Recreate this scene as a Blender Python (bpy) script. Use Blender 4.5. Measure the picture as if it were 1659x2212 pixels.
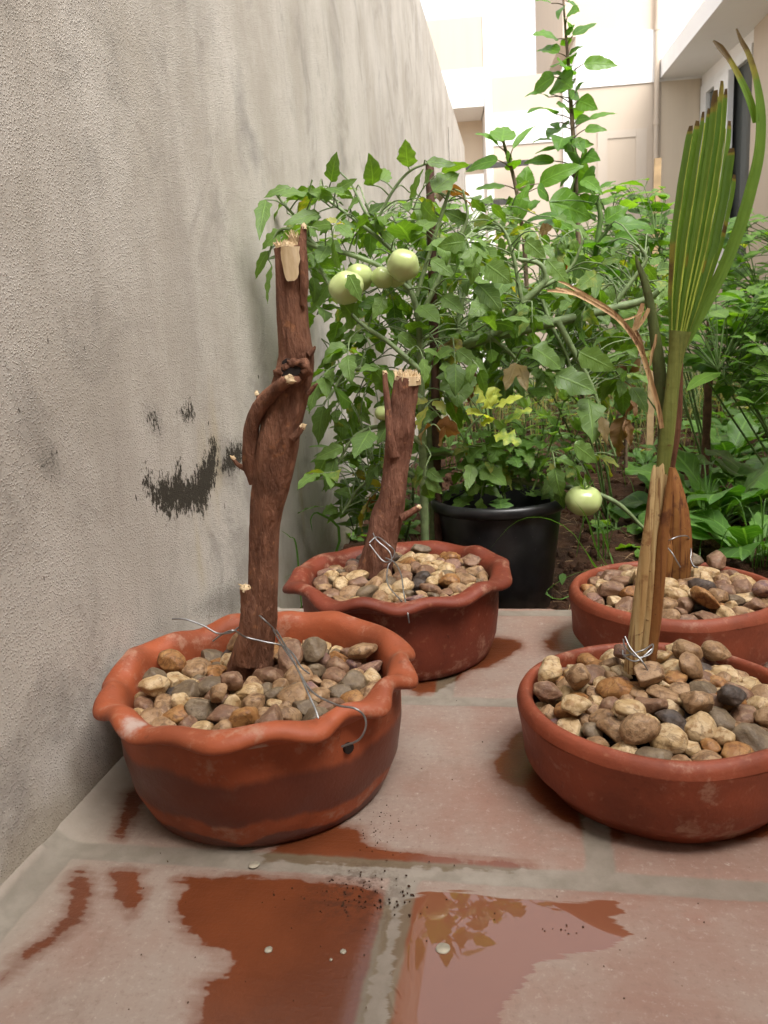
import bpy, math, random
import numpy as np
from mathutils import Matrix, Vector, noise as mn

for o in list(bpy.data.objects): bpy.data.objects.remove(o)
SC = bpy.context.scene
COL = SC.collection
rng = np.random.default_rng(7)
random.seed(7)

# ------------------------------------------------------------------ camera
PSI, TH, PH, FPX = 0.182156, 0.210645, -0.0600253, 1690.35     # yaw, pitch, roll, focal length in photo pixels (1659 x 2212)
CAM = np.array([0.50269, 0.0, 0.5])
fw = np.array([-math.sin(PSI)*math.cos(TH), math.cos(PSI)*math.cos(TH), -math.sin(TH)])
rt = np.cross(fw, [0, 0, 1.]); rt /= np.linalg.norm(rt); up = np.cross(rt, fw)
R_ = rt*math.cos(PH)+up*math.sin(PH); U_ = -rt*math.sin(PH)+up*math.cos(PH)
cd = bpy.data.cameras.new('camera'); cam = bpy.data.objects.new('camera', cd); COL.objects.link(cam)
m = Matrix.Identity(4)
for i in range(3):
    m[i][0] = R_[i]; m[i][1] = U_[i]; m[i][2] = -fw[i]; m[i][3] = CAM[i]
cam.matrix_world = m
cd.sensor_fit = 'VERTICAL'; cd.sensor_height = 36; cd.sensor_width = 27; cd.lens = 36*FPX/2212
cd.clip_start = 0.02; cd.clip_end = 500
cd.dof.use_dof = True; cd.dof.focus_distance = 1.05; cd.dof.aperture_fstop = 14
SC.camera = cam
SC.render.resolution_x = 768; SC.render.resolution_y = 1024

# ------------------------------------------------------------------ light
SUN_EL, SUN_AZ = math.radians(56), math.radians(138)      # azimuth: compass direction the light comes from (0 = +Y, 90 = +X)
w = bpy.data.worlds.new('World'); SC.world = w; w.use_nodes = True
nt = w.node_tree; nt.nodes.clear()
sky = nt.nodes.new('ShaderNodeTexSky'); sky.sky_type = 'NISHITA'; sky.sun_disc = False
sky.sun_elevation = SUN_EL; sky.sun_rotation = SUN_AZ; sky.dust_density = 4; sky.air_density = 1.0; sky.ozone_density = 1
hs = nt.nodes.new('ShaderNodeHueSaturation'); hs.inputs['Saturation'].default_value = 0.12
bg = nt.nodes.new('ShaderNodeBackground'); bg.inputs['Strength'].default_value = 0.13
wo = nt.nodes.new('ShaderNodeOutputWorld')
nt.links.new(sky.outputs[0], hs.inputs['Color']); nt.links.new(hs.outputs[0], bg.inputs[0]); nt.links.new(bg.outputs[0], wo.inputs[0])
sd = bpy.data.lights.new('sun', 'SUN'); sd.energy = 1.0; sd.angle = math.radians(40); sd.color = (1, .95, .88)
so = bpy.data.objects.new('sun', sd); COL.objects.link(so); so.location = (0, 0, 6)
sdir = Vector((math.sin(SUN_AZ)*math.cos(SUN_EL), math.cos(SUN_AZ)*math.cos(SUN_EL), math.sin(SUN_EL)))
so.rotation_euler = (-sdir).to_track_quat('-Z', 'Y').to_euler()
SC.view_settings.view_transform = 'Standard'; SC.view_settings.look = 'None'
SC.view_settings.exposure = 1.88; SC.view_settings.gamma = 1; SC.view_settings.use_curve_mapping = False

# ------------------------------------------------------------------ helpers
def ray(px, py): return fw + R_*(px-829.5)/FPX - U_*(py-1106)/FPX
def G(px, py, z=0.0):                     # photo point -> world point at height z
    d = ray(px, py); return CAM + d*((z-CAM[2])/d[2])
def Y(px, py, y):                         # photo point -> world point at depth y
    d = ray(px, py); return CAM + d*((y-CAM[1])/d[1])
def WX(px, py, x=0.0):
    d = ray(px, py); return CAM + d*((x-CAM[0])/d[0])
def nrm(v): v = np.asarray(v, float); return v/(np.linalg.norm(v)+1e-12)

def tag(o, label=None, cat=None, group=None, kind=None):
    if label: o['label'] = label
    if cat: o['category'] = cat
    if group: o['group'] = group
    if kind: o['kind'] = kind
    return o
def empty(name, loc, label, cat, group=None):
    o = bpy.data.objects.new(name, None); COL.objects.link(o); o.location = loc; o.empty_display_size = .02
    return tag(o, label, cat, group)

class MB:
    def __init__(s): s.V = []; s.Q = []; s.T = []; s.C = []; s.n = 0
    def add(s, V, Q=None, T=None, C=None):
        V = np.asarray(V, float).reshape(-1, 3)
        if Q is not None and len(Q): s.Q.append(np.asarray(Q)+s.n)
        if T is not None and len(T): s.T.append(np.asarray(T)+s.n)
        s.V.append(V); s.n += len(V)
        s.C.append(np.zeros((len(V), 4)) if C is None else np.broadcast_to(np.asarray(C, float), (len(V), 4)))
    def box(s, lo, hi, frame=None):
        a, b = np.asarray(lo, float), np.asarray(hi, float)
        V = np.array([[(a, b)[i][0], (a, b)[j][1], (a, b)[k][2]] for i in (0, 1) for j in (0, 1) for k in (0, 1)])
        if frame is not None: V = frame(V)
        s.add(V, [[0, 1, 3, 2], [4, 6, 7, 5], [0, 4, 5, 1], [2, 3, 7, 6], [0, 2, 6, 4], [1, 5, 7, 3]])
    def build(s, name, mat, parent=None, smooth=True, origin=None, attr='lc', mi=None):
        V = np.concatenate(s.V)
        off = np.array(parent.location if parent is not None else (0, 0, 0), float)
        p = parent
        while p is not None and p.parent is not None:
            p = p.parent; off = off + np.array(p.location)
        loc = np.zeros(3)
        if parent is None and origin is not None: loc = np.asarray(origin, float)
        V = V-off-loc
        me = bpy.data.meshes.new(name)
        Q = np.concatenate(s.Q) if s.Q else np.zeros((0, 4), int); T = np.concatenate(s.T) if s.T else np.zeros((0, 3), int)
        li = np.concatenate([Q.ravel(), T.ravel()]).astype(np.int32)
        tot = np.concatenate([np.full(len(Q), 4), np.full(len(T), 3)]).astype(np.int32)
        st = np.concatenate([[0], np.cumsum(tot)[:-1]]).astype(np.int32)
        me.vertices.add(len(V)); me.vertices.foreach_set('co', V.ravel())
        me.loops.add(len(li)); me.loops.foreach_set('vertex_index', li)
        me.polygons.add(len(tot)); me.polygons.foreach_set('loop_start', st); me.polygons.foreach_set('loop_total', tot)
        me.update(calc_edges=True)
        C = np.concatenate(s.C)
        if attr:
            a = me.attributes.new(attr, 'FLOAT_COLOR', 'POINT'); a.data.foreach_set('color', C.ravel().astype(np.float32))
            a = me.attributes.new('ag', 'FLOAT', 'POINT'); a.data.foreach_set('value', np.ascontiguousarray(C[:, 3]).astype(np.float32))
        me.polygons.foreach_set('use_smooth', np.full(len(tot), smooth)); me.validate()
        for m_ in (mat if isinstance(mat, list) else [mat]): me.materials.append(m_)
        if mi is not None: me.polygons.foreach_set('material_index', np.asarray(mi, np.int32))
        o = bpy.data.objects.new(name, me); COL.objects.link(o)
        if parent is not None: o.parent = parent
        else: o.location = loc
        return o

def gridQ(nu, nv, cu=False, cv=False):     # index u*nv+v
    iu = np.arange(nu if cu else nu-1); iv = np.arange(nv if cv else nv-1)
    a, b = np.meshgrid(iu, iv, indexing='ij'); a2 = (a+1) % nu; b2 = (b+1) % nv
    return np.stack([a*nv+b, a2*nv+b, a2*nv+b2, a*nv+b2], -1).reshape(-1, 4)

def smooth_path(P, n, extra=None):
    P = np.asarray(P, float)
    if len(P) == 2:
        t = np.linspace(0, 1, n)[:, None]; R = P[0]*(1-t)+P[1]*t
    else:
        A = np.vstack([2*P[0]-P[1], P, 2*P[-1]-P[-2]]); k = len(P)-1
        t = np.linspace(0, k-1e-6, n); i = t.astype(int); f = (t-i)[:, None]
        p0, p1, p2, p3 = A[i], A[i+1], A[i+2], A[i+3]
        R = .5*((2*p1)+(-p0+p2)*f+(2*p0-5*p1+4*p2-p3)*f**2+(-p0+3*p1-3*p2+p3)*f**3)
    if extra is None: return R
    e = np.asarray(extra, float); return R, np.interp(np.linspace(0, len(P)-1, n), np.arange(len(P)), e)

def frames(P, ref=None):
    T = np.gradient(P, axis=0); T /= np.linalg.norm(T, axis=1)[:, None]+1e-12
    a = ref if ref is not None else ([0, 0, 1] if abs(T[0][2]) < .9 else [1, 0, 0])
    N = np.zeros_like(P); n = np.asarray(a, float)
    for i in range(len(P)):
        n = n-T[i]*np.dot(n, T[i]); n /= np.linalg.norm(n)+1e-12; N[i] = n
    return T, N, np.cross(T, N)

def tube(mb, P, r, k=8, C=None, cap=True, disp=None, ref=None):
    P = np.asarray(P, float); r = np.broadcast_to(np.asarray(r, float), (len(P),))
    T, N, B = frames(P, ref); a = np.linspace(0, 2*math.pi, k, endpoint=False)
    rr = np.repeat(r[:, None], k, 1)
    if disp is not None: rr = rr*disp(np.arange(len(P))[:, None]/max(1, len(P)-1), a[None, :])
    V = P[:, None]+rr[..., None]*(np.cos(a)[None, :, None]*N[:, None]+np.sin(a)[None, :, None]*B[:, None])
    n = len(P); mb.add(V, gridQ(n, k, cv=True), C=C)
    if cap:
        for e in (0, n-1):
            ring = V[e]; V2 = np.vstack([ring, P[e]]); T_ = [[i, (i+1) % k, k] for i in range(k)]
            if e == 0: T_ = [[b, a_, c] for a_, b, c in T_]
            mb.add(V2, T=T_, C=C)

def ribbon(mb, P, W, N, fold=.15, nh=2, rnd=.5, age=0., ruffle=0., rf=3., cup=0.):
    """leaf-like sheet: midrib P (n,3), half widths W (n,) or (n,2), normals N; C = (along, across, random, age)"""
    n = len(P); T = np.gradient(P, axis=0); T /= np.linalg.norm(T, axis=1)[:, None]+1e-12
    N = np.broadcast_to(np.asarray(N, float), (n, 3)); S = np.cross(T, N); S /= np.linalg.norm(S, axis=1)[:, None]+1e-12
    N = np.cross(S, T)
    W = np.asarray(W, float); W = np.stack([W, W], -1) if W.ndim == 1 else W
    x = np.linspace(-1, 1, 2*nh+1); t = np.linspace(0, 1, n)
    w = np.where(x[None, :] < 0, W[:, :1], W[:, 1:])*x[None, :]
    ax = np.abs(x)[None, :]
    h = np.abs(w)*fold - cup*np.abs(w)*ax + ruffle*W.max()*ax**1.5*np.sin(t[:, None]*rf*6.28+x[None, :]*2+rnd*20)
    V = P[:, None]+w[..., None]*S[:, None]+h[..., None]*N[:, None]
    C = np.zeros((n, len(x), 4)); C[..., 0] = t[:, None]; C[..., 1] = x[None, :]*.5+.5; C[..., 2] = rnd
    C[..., 3] = np.broadcast_to(np.asarray(age, float).reshape(-1, 1) if np.ndim(age) else age, (n, 1))
    mb.add(V, gridQ(n, len(x)), C=C.reshape(-1, 4))

tt = {}
def outline(kind, n, r):
    t = np.linspace(0, 1, n); s = np.sin
    if kind == 'tomato':
        b = np.sin(np.pi*t**.66)**.9; l = np.clip(1.15-t, 0, 1)
        a = b*(1+.20*l*np.cos(6.28*(t*3.3+r))); c = b*(1+.20*l*np.cos(6.28*(t*3.1+r+.4)))
    elif kind == 'hibiscus':
        b = np.sin(np.pi*t**.68)**.85*(1-.12*t); sa = (t*10+r) % 1; sb = (t*10+r+.5) % 1; g = np.clip((t-.3)*4, 0, 1)
        a = b*(1-.17*g*sa); c = b*(1-.17*g*sb)
    elif kind == 'radish':
        b = np.clip(np.sin(np.pi*t**1.5), 0, 1)**.65; l = np.clip((.45-t)*4, 0, 1)
        a = b*(1-.35*l*(.5+.5*np.cos(t*60)))*(1+.05*s(t*40+r*9)); c = b*(1-.35*l*(.5+.5*np.cos(t*60+2)))*(1+.05*s(t*37+r*5))
    elif kind == 'chrys':
        b = np.clip(np.sin(np.pi*t**.95), 0, 1)**.6
        a = b*(.78+.26*np.cos(6.28*t*3.2+1.2)+.06*np.cos(t*55)); c = b*(.78+.26*np.cos(6.28*t*3.2+1.6)+.06*np.cos(t*50))
    elif kind == 'blade':
        b = np.minimum(1, t*6)*(1-t**2.2); a = c = b
    else:
        b = np.sin(np.pi*t**.82); a = c = b
    return np.stack([a, c], -1)

def leaf(mb, P, d, nv, L, Wd, kind='ovate', droop=.8, fold=.2, n=None, nh=2, age=0., ruffle=.06, twist=0., cup=.1, rnd=None):
    """a single leaf from its base P, pointing along d with upper side nv; Wd = full width / L"""
    n = n or {'hibiscus': 22, 'chrys': 20, 'radish': 18, 'tomato': 13}.get(kind, 9)
    d = nrm(d); nv = np.asarray(nv, float); nv = nrm(nv-d*np.dot(nv, d)); S = np.cross(d, nv)
    a = -droop*(np.linspace(0, 1, n)**1.3); tw = twist*np.linspace(0, 1, n)
    D = np.cos(a)[:, None]*d+np.sin(a)[:, None]*nv; Nn = np.cos(a)[:, None]*nv-np.sin(a)[:, None]*d
    Nn = np.cos(tw)[:, None]*Nn+np.sin(tw)[:, None]*S
    Pm = np.vstack([[0, 0, 0], np.cumsum((D[1:]+D[:-1])*.5, 0)])*L/(n-1)+P
    r = rng.random() if rnd is None else rnd
    ribbon(mb, Pm, outline(kind, n, r)*Wd*L*.5, Nn, fold, nh, r, age, ruffle, 1.5+2*r, cup)
    return Pm[-1]

def leaf_to(mb, A, B, wfrac, kind='tomato', face=None, droop=.35, age=0., fold=.2, **kw):
    """leaf from base A to tip B (world), upper side turned to `face`"""
    A = np.asarray(A); B = np.asarray(B); d = B-A; L = np.linalg.norm(d); d = d/L
    f = np.array([.1, -.5, .8]) if face is None else np.asarray(face, float)
    nv = nrm(f-d*np.dot(f, d)); d2 = math.cos(droop*.42)*d+math.sin(droop*.42)*nv
    nv2 = math.cos(droop*.42)*nv-math.sin(droop*.42)*d
    leaf(mb, A, d2, nv2, L*(1+droop*droop*.06), wfrac, kind, droop, fold, age=age, **kw)

# ------------------------------------------------------------------ materials
class M:
    def __init__(s, name):
        s.m = bpy.data.materials.new(name); s.m.use_nodes = True; s.t = s.m.node_tree; s.t.nodes.clear()
        s.out = s.t.nodes.new('ShaderNodeOutputMaterial')
    def n(s, kind, **kw):
        nd = s.t.nodes.new('ShaderNode'+kind)
        for k, v in kw.items():
            if hasattr(nd, k) and k not in ('Color',): setattr(nd, k, v)
            else: s.set(nd, k.replace('_', ' '), v)
        return nd
    def set(s, nd, k, v):
        i = nd.inputs[int(k[1:])] if k[0] == '#' else nd.inputs[k]
        if hasattr(v, 'is_output') or isinstance(v, bpy.types.NodeSocket): s.t.links.new(v, i)
        elif isinstance(v, (tuple, list)): i.default_value = tuple(v)+((1,) if len(v) == 3 and i.type == 'RGBA' else ())
        else: i.default_value = v
    def math(s, op, a, b=0., c=None, clamp=False):
        nd = s.t.nodes.new('ShaderNodeMath'); nd.operation = op; nd.use_clamp = clamp
        s.set(nd, '#0', a); s.set(nd, '#1', b)
        if c is not None: s.set(nd, '#2', c)
        return nd.outputs[0]
    def mix(s, f, a, b, mode='MIX'):
        nd = s.t.nodes.new('ShaderNodeMix'); nd.data_type = 'RGBA'; nd.blend_type = mode
        s.set(nd, '#0', f); s.set(nd, '#6', a); s.set(nd, '#7', b); return nd.outputs[2]
    def ss(s, v, lo, hi, a=0., b=1.):
        nd = s.t.nodes.new('ShaderNodeMapRange'); nd.interpolation_type = 'SMOOTHSTEP'
        s.set(nd, '#0', v); s.set(nd, '#1', lo); s.set(nd, '#2', hi); s.set(nd, '#3', a); s.set(nd, '#4', b); return nd.outputs[0]
    def co(s): return s.n('TexCoord').outputs['Object']
    def map(s, v, scale): nd = s.n('Mapping'); s.set(nd, 'Vector', v); nd.inputs['Scale'].default_value = scale; return nd.outputs[0]
    def noise(s, v, scale, detail=3., rough=.55, dist=0.):
        nd = s.n('TexNoise'); s.set(nd, 'Vector', v); s.set(nd, 'Scale', scale); s.set(nd, 'Detail', detail); s.set(nd, 'Roughness', rough); s.set(nd, 'Distortion', dist); return nd.outputs[0]
    def vor(s, v, scale, feat='F1'):
        nd = s.n('TexVoronoi'); nd.feature = feat; s.set(nd, 'Vector', v); s.set(nd, 'Scale', scale); return nd.outputs[0]
    def bump(s, h, strength, dist, normal=None):
        nd = s.n('Bump'); s.set(nd, 'Height', h); s.set(nd, 'Strength', strength); s.set(nd, 'Distance', dist)
        if normal is not None: s.set(nd, 'Normal', normal)
        return nd.outputs[0]
    def attr(s, name): return s.n('Attribute', attribute_name=name)
    def bsdf(s, color, rough=.6, normal=None, spec=.4, **kw):
        b = s.n('BsdfPrincipled'); s.set(b, 'Base Color', color); s.set(b, 'Roughness', rough); s.set(b, 'Specular IOR Level', spec)
        if normal is not None: s.set(b, 'Normal', normal)
        for k, v in kw.items(): s.set(b, k.replace('_', ' '), v)
        return b
    def done(s, sh): s.t.links.new(sh.outputs[0] if hasattr(sh, 'outputs') else sh, s.out.inputs[0]); return s.m

def simple(name, c, rough=.6, nscale=30, var=.25, bscale=120, bstr=.3, bdist=.001, spec=.4, metal=0.):
    g = M(name); v = g.co(); n1 = g.noise(v, nscale); c2 = tuple(x*(1-var) for x in c); c3 = tuple(min(1, x*(1+var*.6)) for x in c)
    return g.done(g.bsdf(g.mix(g.ss(n1, .3, .7), c2, c3), rough, g.bump(g.noise(v, bscale, 4), bstr, bdist), spec, Metallic=metal))

def leafmat(name, dark, light, yellow=(.42, .36, .05), brown=(.20, .085, .03), under=None, rough=.42, vein=.35, trans=.42, k=7., vcol=None, holes=False):
    g = M(name); a = g.attr('lc'); sp = g.n('SeparateColor'); g.set(sp, 'Color', a.outputs['Color'])
    t, x, r = sp.outputs[0], sp.outputs[1], sp.outputs[2]; age = g.attr('ag').outputs['Fac']
    v = g.co(); n1 = g.noise(v, 60, 4); n2 = g.noise(v, 240, 2)
    ax = g.math('ABSOLUTE', g.math('MULTIPLY_ADD', x, 2., -1.))
    col = g.mix(g.math('ADD', g.math('MULTIPLY', r, .8), g.math('MULTIPLY_ADD', n1, .7, -.25), clamp=True), dark, light)
    ph = g.math('SUBTRACT', g.math('MULTIPLY', t, k), g.math('MULTIPLY', ax, 1.3))
    sv = g.math('ABSOLUTE', g.math('SUBTRACT', g.math('FRACT', ph), .5))
    side = g.math('MULTIPLY', g.ss(sv, .0, .09, 1., 0.), g.ss(ax, .75, 1., .6, 0.))
    mid = g.ss(ax, .03, .11, 1., 0.); ve = g.math('MAXIMUM', side, mid)
    vc = vcol or tuple(min(1, c*1.6+.02) for c in light)
    col = g.mix(g.math('MULTIPLY', ve, vein), col, vc)
    ag = g.math('ADD', age, g.math('MULTIPLY', g.math('SUBTRACT', n1, .5), g.ss(age, .05, .3, 0., .8)))
    col = g.mix(g.ss(ag, .15, .5), col, yellow); col = g.mix(g.ss(ag, .6, .85), col, brown)
    col = g.mix(g.ss(n2, .72, .78, 0., .5), col, (.16, .12, .04))
    gm = g.n('NewGeometry'); un = g.mix(.35, col, under or (.11, .17, .06)); col2 = g.mix(gm.outputs['Backfacing'], col, un)
    h = g.math('ADD', g.math('MULTIPLY', ve, -1.), g.math('MULTIPLY', n1, .8))
    nb = g.bump(h, .5, .0015)
    b = g.bsdf(col2, rough, nb, .4); tr = g.n('BsdfTranslucent'); g.set(tr, 'Color', g.mix(1., col, (1.5, 1.55, .45), 'MULTIPLY')); g.set(tr, 'Normal', nb)
    mx = g.n('MixShader'); g.set(mx, '#0', trans); g.t.links.new(b.outputs[0], mx.inputs[1]); g.t.links.new(tr.outputs[0], mx.inputs[2])
    return g.done(mx)

MT = {}
MT['tomato'] = leafmat('tomato leaf', (.052, .125, .015), (.17, .30, .045), under=(.19, .26, .11), rough=.48)
MT['hib'] = leafmat('hibiscus leaf', (.05, .16, .010), (.16, .34, .025), rough=.36, k=6)
MT['bush'] = leafmat('bush leaf', (.065, .175, .014), (.21, .37, .05), rough=.4, k=6)
MT['radish'] = leafmat('radish leaf', (.05, .165, .02), (.16, .33, .06), rough=.42, vein=.6, k=6, trans=.33)
MT['chrys'] = leafmat('chrysanthemum leaf', (.075, .19, .03), (.18, .33, .06), yellow=(.62, .66, .10), brown=(.72, .74, .17), rough=.5, k=5)
MT['herb'] = leafmat('herb leaf', (.13, .29, .05), (.33, .5, .12), rough=.35, k=6)
MT['grass'] = leafmat('grass blade', (.06, .16, .025), (.12, .26, .05), yellow=(.45, .40, .20), brown=(.38, .30, .16), vein=.1, rough=.45)
MT['palm'] = leafmat('palm leaf', (.085, .185, .016), (.20, .33, .04), yellow=(.30, .24, .04), brown=(.12, .040, .018), vein=.0, rough=.4, trans=.3, k=1)
MT['dry'] = leafmat('dry leaf', (.20, .10, .045), (.34, .19, .09), yellow=(.33, .18, .07), brown=(.2, .09, .04), under=(.3, .2, .12), rough=.7, vein=.3, trans=.25)
MT['stem'] = simple('green stem', (.10, .17, .045), .5, 40, .3, 200, .3)
MT['tomatostem'] = simple('tomato stem', (.17, .23, .10), .55, 60, .3, 300, .4)
MT['woodstem'] = simple('brown stem', (.17, .12, .075), .7, 60, .4, 200, .5)
# ---- building plasters
def plaster(name, c, dirt=.12):
    g = M(name); v = g.co(); n1 = g.noise(g.map(v, (1.2, 1.2, .5)), 1.6, 5); st = g.noise(g.map(v, (9, 9, .5)), 1., 4)
    f = g.math('MULTIPLY', g.ss(n1, .35, .75), g.ss(st, .3, .75)); col = g.mix(g.math('MULTIPLY', f, dirt*3), c, tuple(x*.72 for x in c))
    return g.done(g.bsdf(col, .85, g.bump(g.noise(v, 130, 4), .25, .003), .2))
MT['cream'] = plaster('cream painted plaster', (.54, .45, .36)); MT['white'] = plaster('white painted plaster', (.82, .80, .78), .06)
MT['beige'] = plaster('beige painted plaster', (.68, .57, .44)); MT['patch'] = plaster('bare pale plaster', (.55, .47, .39), .15)
MT['wframe'] = simple('white window frame', (.8, .8, .79), .35, 10, .05, 80, .05)
g = M('window glass'); MT['glass'] = g.done(g.bsdf((.075, .08, .075), .12, None, .5))
MT['wall_gap'] = simple('dark wall gap', (.05, .045, .04), .5, 20, .3)  # near-black colour standing for the shade inside the far wall's gaps

# ------------------------------------------------------------------ polygons -> signed distance (positive inside)
def sdist(P, poly):
    poly = np.asarray(poly, float); n = len(poly); d = np.full(len(P), 1e9); ins = np.zeros(len(P), bool)
    for i in range(n):
        a, b = poly[i], poly[(i+1) % n]; e = b-a; v = P-a
        t = np.clip((v@e)/(e@e+1e-12), 0, 1); q = v-t[:, None]*e; d = np.minimum(d, np.hypot(q[:, 0], q[:, 1]))
        c = ((a[1] > P[:, 1]) != (b[1] > P[:, 1])) & (P[:, 0] < (b[0]-a[0])*(P[:, 1]-a[1])/(b[1]-a[1]+1e-12)+a[0]); ins ^= c
    return np.where(ins, d, -d)
def gpoly(pts): return np.array([G(*p)[:2] for p in pts])

# ------------------------------------------------------------------ terracotta tiled patio
PITCH_X, PITCH_Y, X0, Y0, GW = .362, .368, .205, .662, .0135
PEDGE = 1.418
def patio_z(x, y):
    """distance to the nearest joint centre line"""
    row = np.floor((y-Y0)/PITCH_Y); off = np.where(row.astype(int) % 2 == 0, 0., PITCH_X*.5-.005)
    fx = (x-X0-off+.5*PITCH_X) % PITCH_X-.5*PITCH_X; fy = (y-Y0+.5*PITCH_Y) % PITCH_Y-.5*PITCH_Y
    return np.minimum(np.abs(fx), np.abs(fy)), row, np.floor((x-X0-off)/PITCH_X)
wetp = [[(385,1900),(560,1893),(700,1905),(800,1918),(835,1935),(850,1990),(812,2080),(795,2150),(780,2230),(430,2230),(428,2180),(445,2150),(445,2120),(490,2110),(500,2082),(470,2068),(492,2062),(430,2030),(405,2010),(385,1985),(378,1960),(400,1915)],
  [(560,1845),(640,1800),(700,1770),(760,1788),(800,1830),(900,1848),(1040,1858),(1140,1866),(1142,1877),(1040,1875),(900,1872),(700,1862),(570,1856)],
  [(1140,1560),(1065,1650),(1085,1690),(1130,1700),(1180,1750),(1240,1785),(1262,1800),(1262,1760),(1300,1700),(1250,1560)],
  [(1310,1790),(1330,1812),(1350,1800),(1420,1816),(1480,1822),(1560,1820),(1659,1806),(1700,1790),(1700,1700),(1400,1700)],
  [(1040,1385),(1075,1377),(1118,1383),(1127,1398),(1085,1425),(1055,1440),(1010,1450),(945,1492),(900,1500),(880,1480),(960,1400)],
  [(1250,1350),(1192,1368),(1178,1392),(1185,1405),(1245,1405),(1290,1400)],
  [(150,1895),(172,1885),(195,1900),(190,1930),(175,1990),(140,2015),(60,2075),(10,2110),(40,2065),(110,2020),(150,1970)],
  [(245,1880),(300,1888),(308,1930),(290,1975),(262,1950),(240,1920)],
  [(275,1715),(300,1700),(310,1720),(265,1812),(250,1806),(262,1770)]]
pudp = [[(875,1935),(940,1925),(985,1922),(1060,1935),(1200,1948),(1330,1942),(1350,1975),(1320,1985),(1367,2018),(1345,2035),(1290,2058),(1165,2078),(1130,2130),(1085,2175),(1075,2230),(825,2230),(838,2150),(858,2000)]]
greenp = [[(905,1880),(1150,1890),(1300,1900),(1230,1930),(1160,1930),(1000,1905),(900,1915)], [(400,1830),(560,1850),(560,1880),(430,1870)]]
def patio_sheet(name, xs, ys, fine):
    X, Yv = np.meshgrid(xs, ys, indexing='ij'); P = np.stack([X.ravel(), Yv.ravel()], -1)
    d, row, colm = patio_z(P[:, 0], P[:, 1])
    wet = np.full(len(P), -.2); pud = wet.copy(); grn = wet.copy()
    if fine:
        for p in wetp: wet = np.maximum(wet, sdist(P, gpoly(p)))
        for p in pudp: pud = np.maximum(pud, sdist(P, gpoly(p)))
        for p in greenp: grn = np.maximum(grn, sdist(P, gpoly(p)))
    j = 1-np.clip((d-GW)/.006, 0, 1); fl = np.clip(pud/.02+.5, 0, 1)
    nz = np.array([mn.noise((x*9, y*9, 0)) for x, y in P])*.0007 if fine else 0
    z = -.0022*j*(1-fl)+nz*(1-fl)
    if fine:   # mortar fillet against the wall
        z = z+np.clip(1-P[:, 0]/.028, 0, 1)**2*.016
    C = np.stack([np.clip(wet, -.1, .1)*5+.5, np.clip(pud, -.1, .1)*5+.5, np.clip(d/.1, 0, 1), (np.sin(row*12.9+colm*78.2)*43758.5) % 1], -1)
    V = np.stack([P[:, 0], P[:, 1], z], -1)
    mb = MB(); mb.add(V, gridQ(len(xs), len(ys)), C=C)
    # front edge of the slab
    e = V.reshape(len(xs), len(ys), 3)[:, -1]; ce = C.reshape(len(xs), len(ys), 4)[:, -1]
    if ys[-1] > PEDGE-.001:
        low = e.copy(); low[:, 2] = -.16; mb.add(np.stack([e, low], 1), gridQ(len(xs), 2), C=np.stack([ce, ce], 1).reshape(-1, 4))
    return mb
g = M('terracotta paving'); v = g.co(); a = g.attr('lc'); sp = g.n('SeparateColor'); g.set(sp, 'Color', a.outputs['Color'])
nA = g.noise(v, 42, 5, .6); nB = g.noise(v, 7, 5, .6); nC = g.noise(v, 300, 3); streak = g.noise(g.map(v, (14, 160, 1)), 1., 4, .6)
wsd = g.math('ADD', g.math('SUBTRACT', sp.outputs[0], .5), g.math('ADD', g.math('MULTIPLY', g.math('SUBTRACT', nA, .5), .13), g.math('MULTIPLY', g.math('SUBTRACT', streak, .5), .085)))
wet = g.ss(wsd, -.008, .012)
psd = g.math('ADD', g.math('SUBTRACT', sp.outputs[1], .5), g.math('MULTIPLY', g.math('SUBTRACT', streak, .5), .12)); pud = g.ss(psd, -.005, .012)
joint = g.ss(g.math('ADD', sp.outputs[2], g.math('MULTIPLY', g.math('SUBTRACT', nA, .5), .075)), .115, .165, 1., 0.)
xx = g.n('SeparateXYZ'); g.set(xx, 'Vector', v)
film = g.ss(g.math('ADD', g.math('MULTIPLY', nB, .8), g.math('MULTIPLY', xx.outputs[0], -.30)), .12, .48)          # chalky film, heavier near the wall
clay = g.mix(g.ss(nB, .3, .7), (.22, .10, .07), (.26, .15, .115)); clay = g.mix(g.math('MULTIPLY', g.attr('ag').outputs['Fac'], .5), clay, (.24, .145, .11))
dry = g.mix(g.math('MULTIPLY_ADD', film, .62, .34), clay, (.29, .245, .21)); dry = g.mix(g.math('MULTIPLY', g.ss(streak, .5, .75), .2), dry, (.33, .265, .225))
dry = g.mix(g.ss(nC, .66, .74, 0., .35), dry, (.20, .14, .10))
red = g.math('MULTIPLY', g.ss(g.noise(g.map(v, (3.2, 4.4, 1)), 1., 5, .7), .52, .66), g.ss(xx.outputs[0], .35, .75)); dry = g.mix(g.math('MULTIPLY', red, .6), dry, (.25, .085, .052))
scf = g.math('MULTIPLY', g.ss(g.noise(g.map(v, (5, 3, 1)), 2.2, 6, .75), .55, .68), .35); dry = g.mix(scf, dry, (.17, .12, .095))
near = g.ss(xx.outputs[0], .0, .10, .75, 0.); dry = g.mix(1., dry, (.98, .92, .88), 'MULTIPLY'); fn = g.noise(v, 130, 6, .75); dry = g.mix(g.ss(fn, .52, .68, 0., .42), dry, (.16, .10, .075)); dry = g.mix(g.ss(fn, .46, .34, 0., .30), dry, (.44, .37, .31)); lm = g.ss(g.noise(v, 75, 5, .7), .64, .70, 0., .55); dry = g.mix(lm, dry, (.46, .41, .35)); dry = g.mix(near, dry, g.mix(nA, (.25, .215, .17), (.37, .325, .27)))
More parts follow.
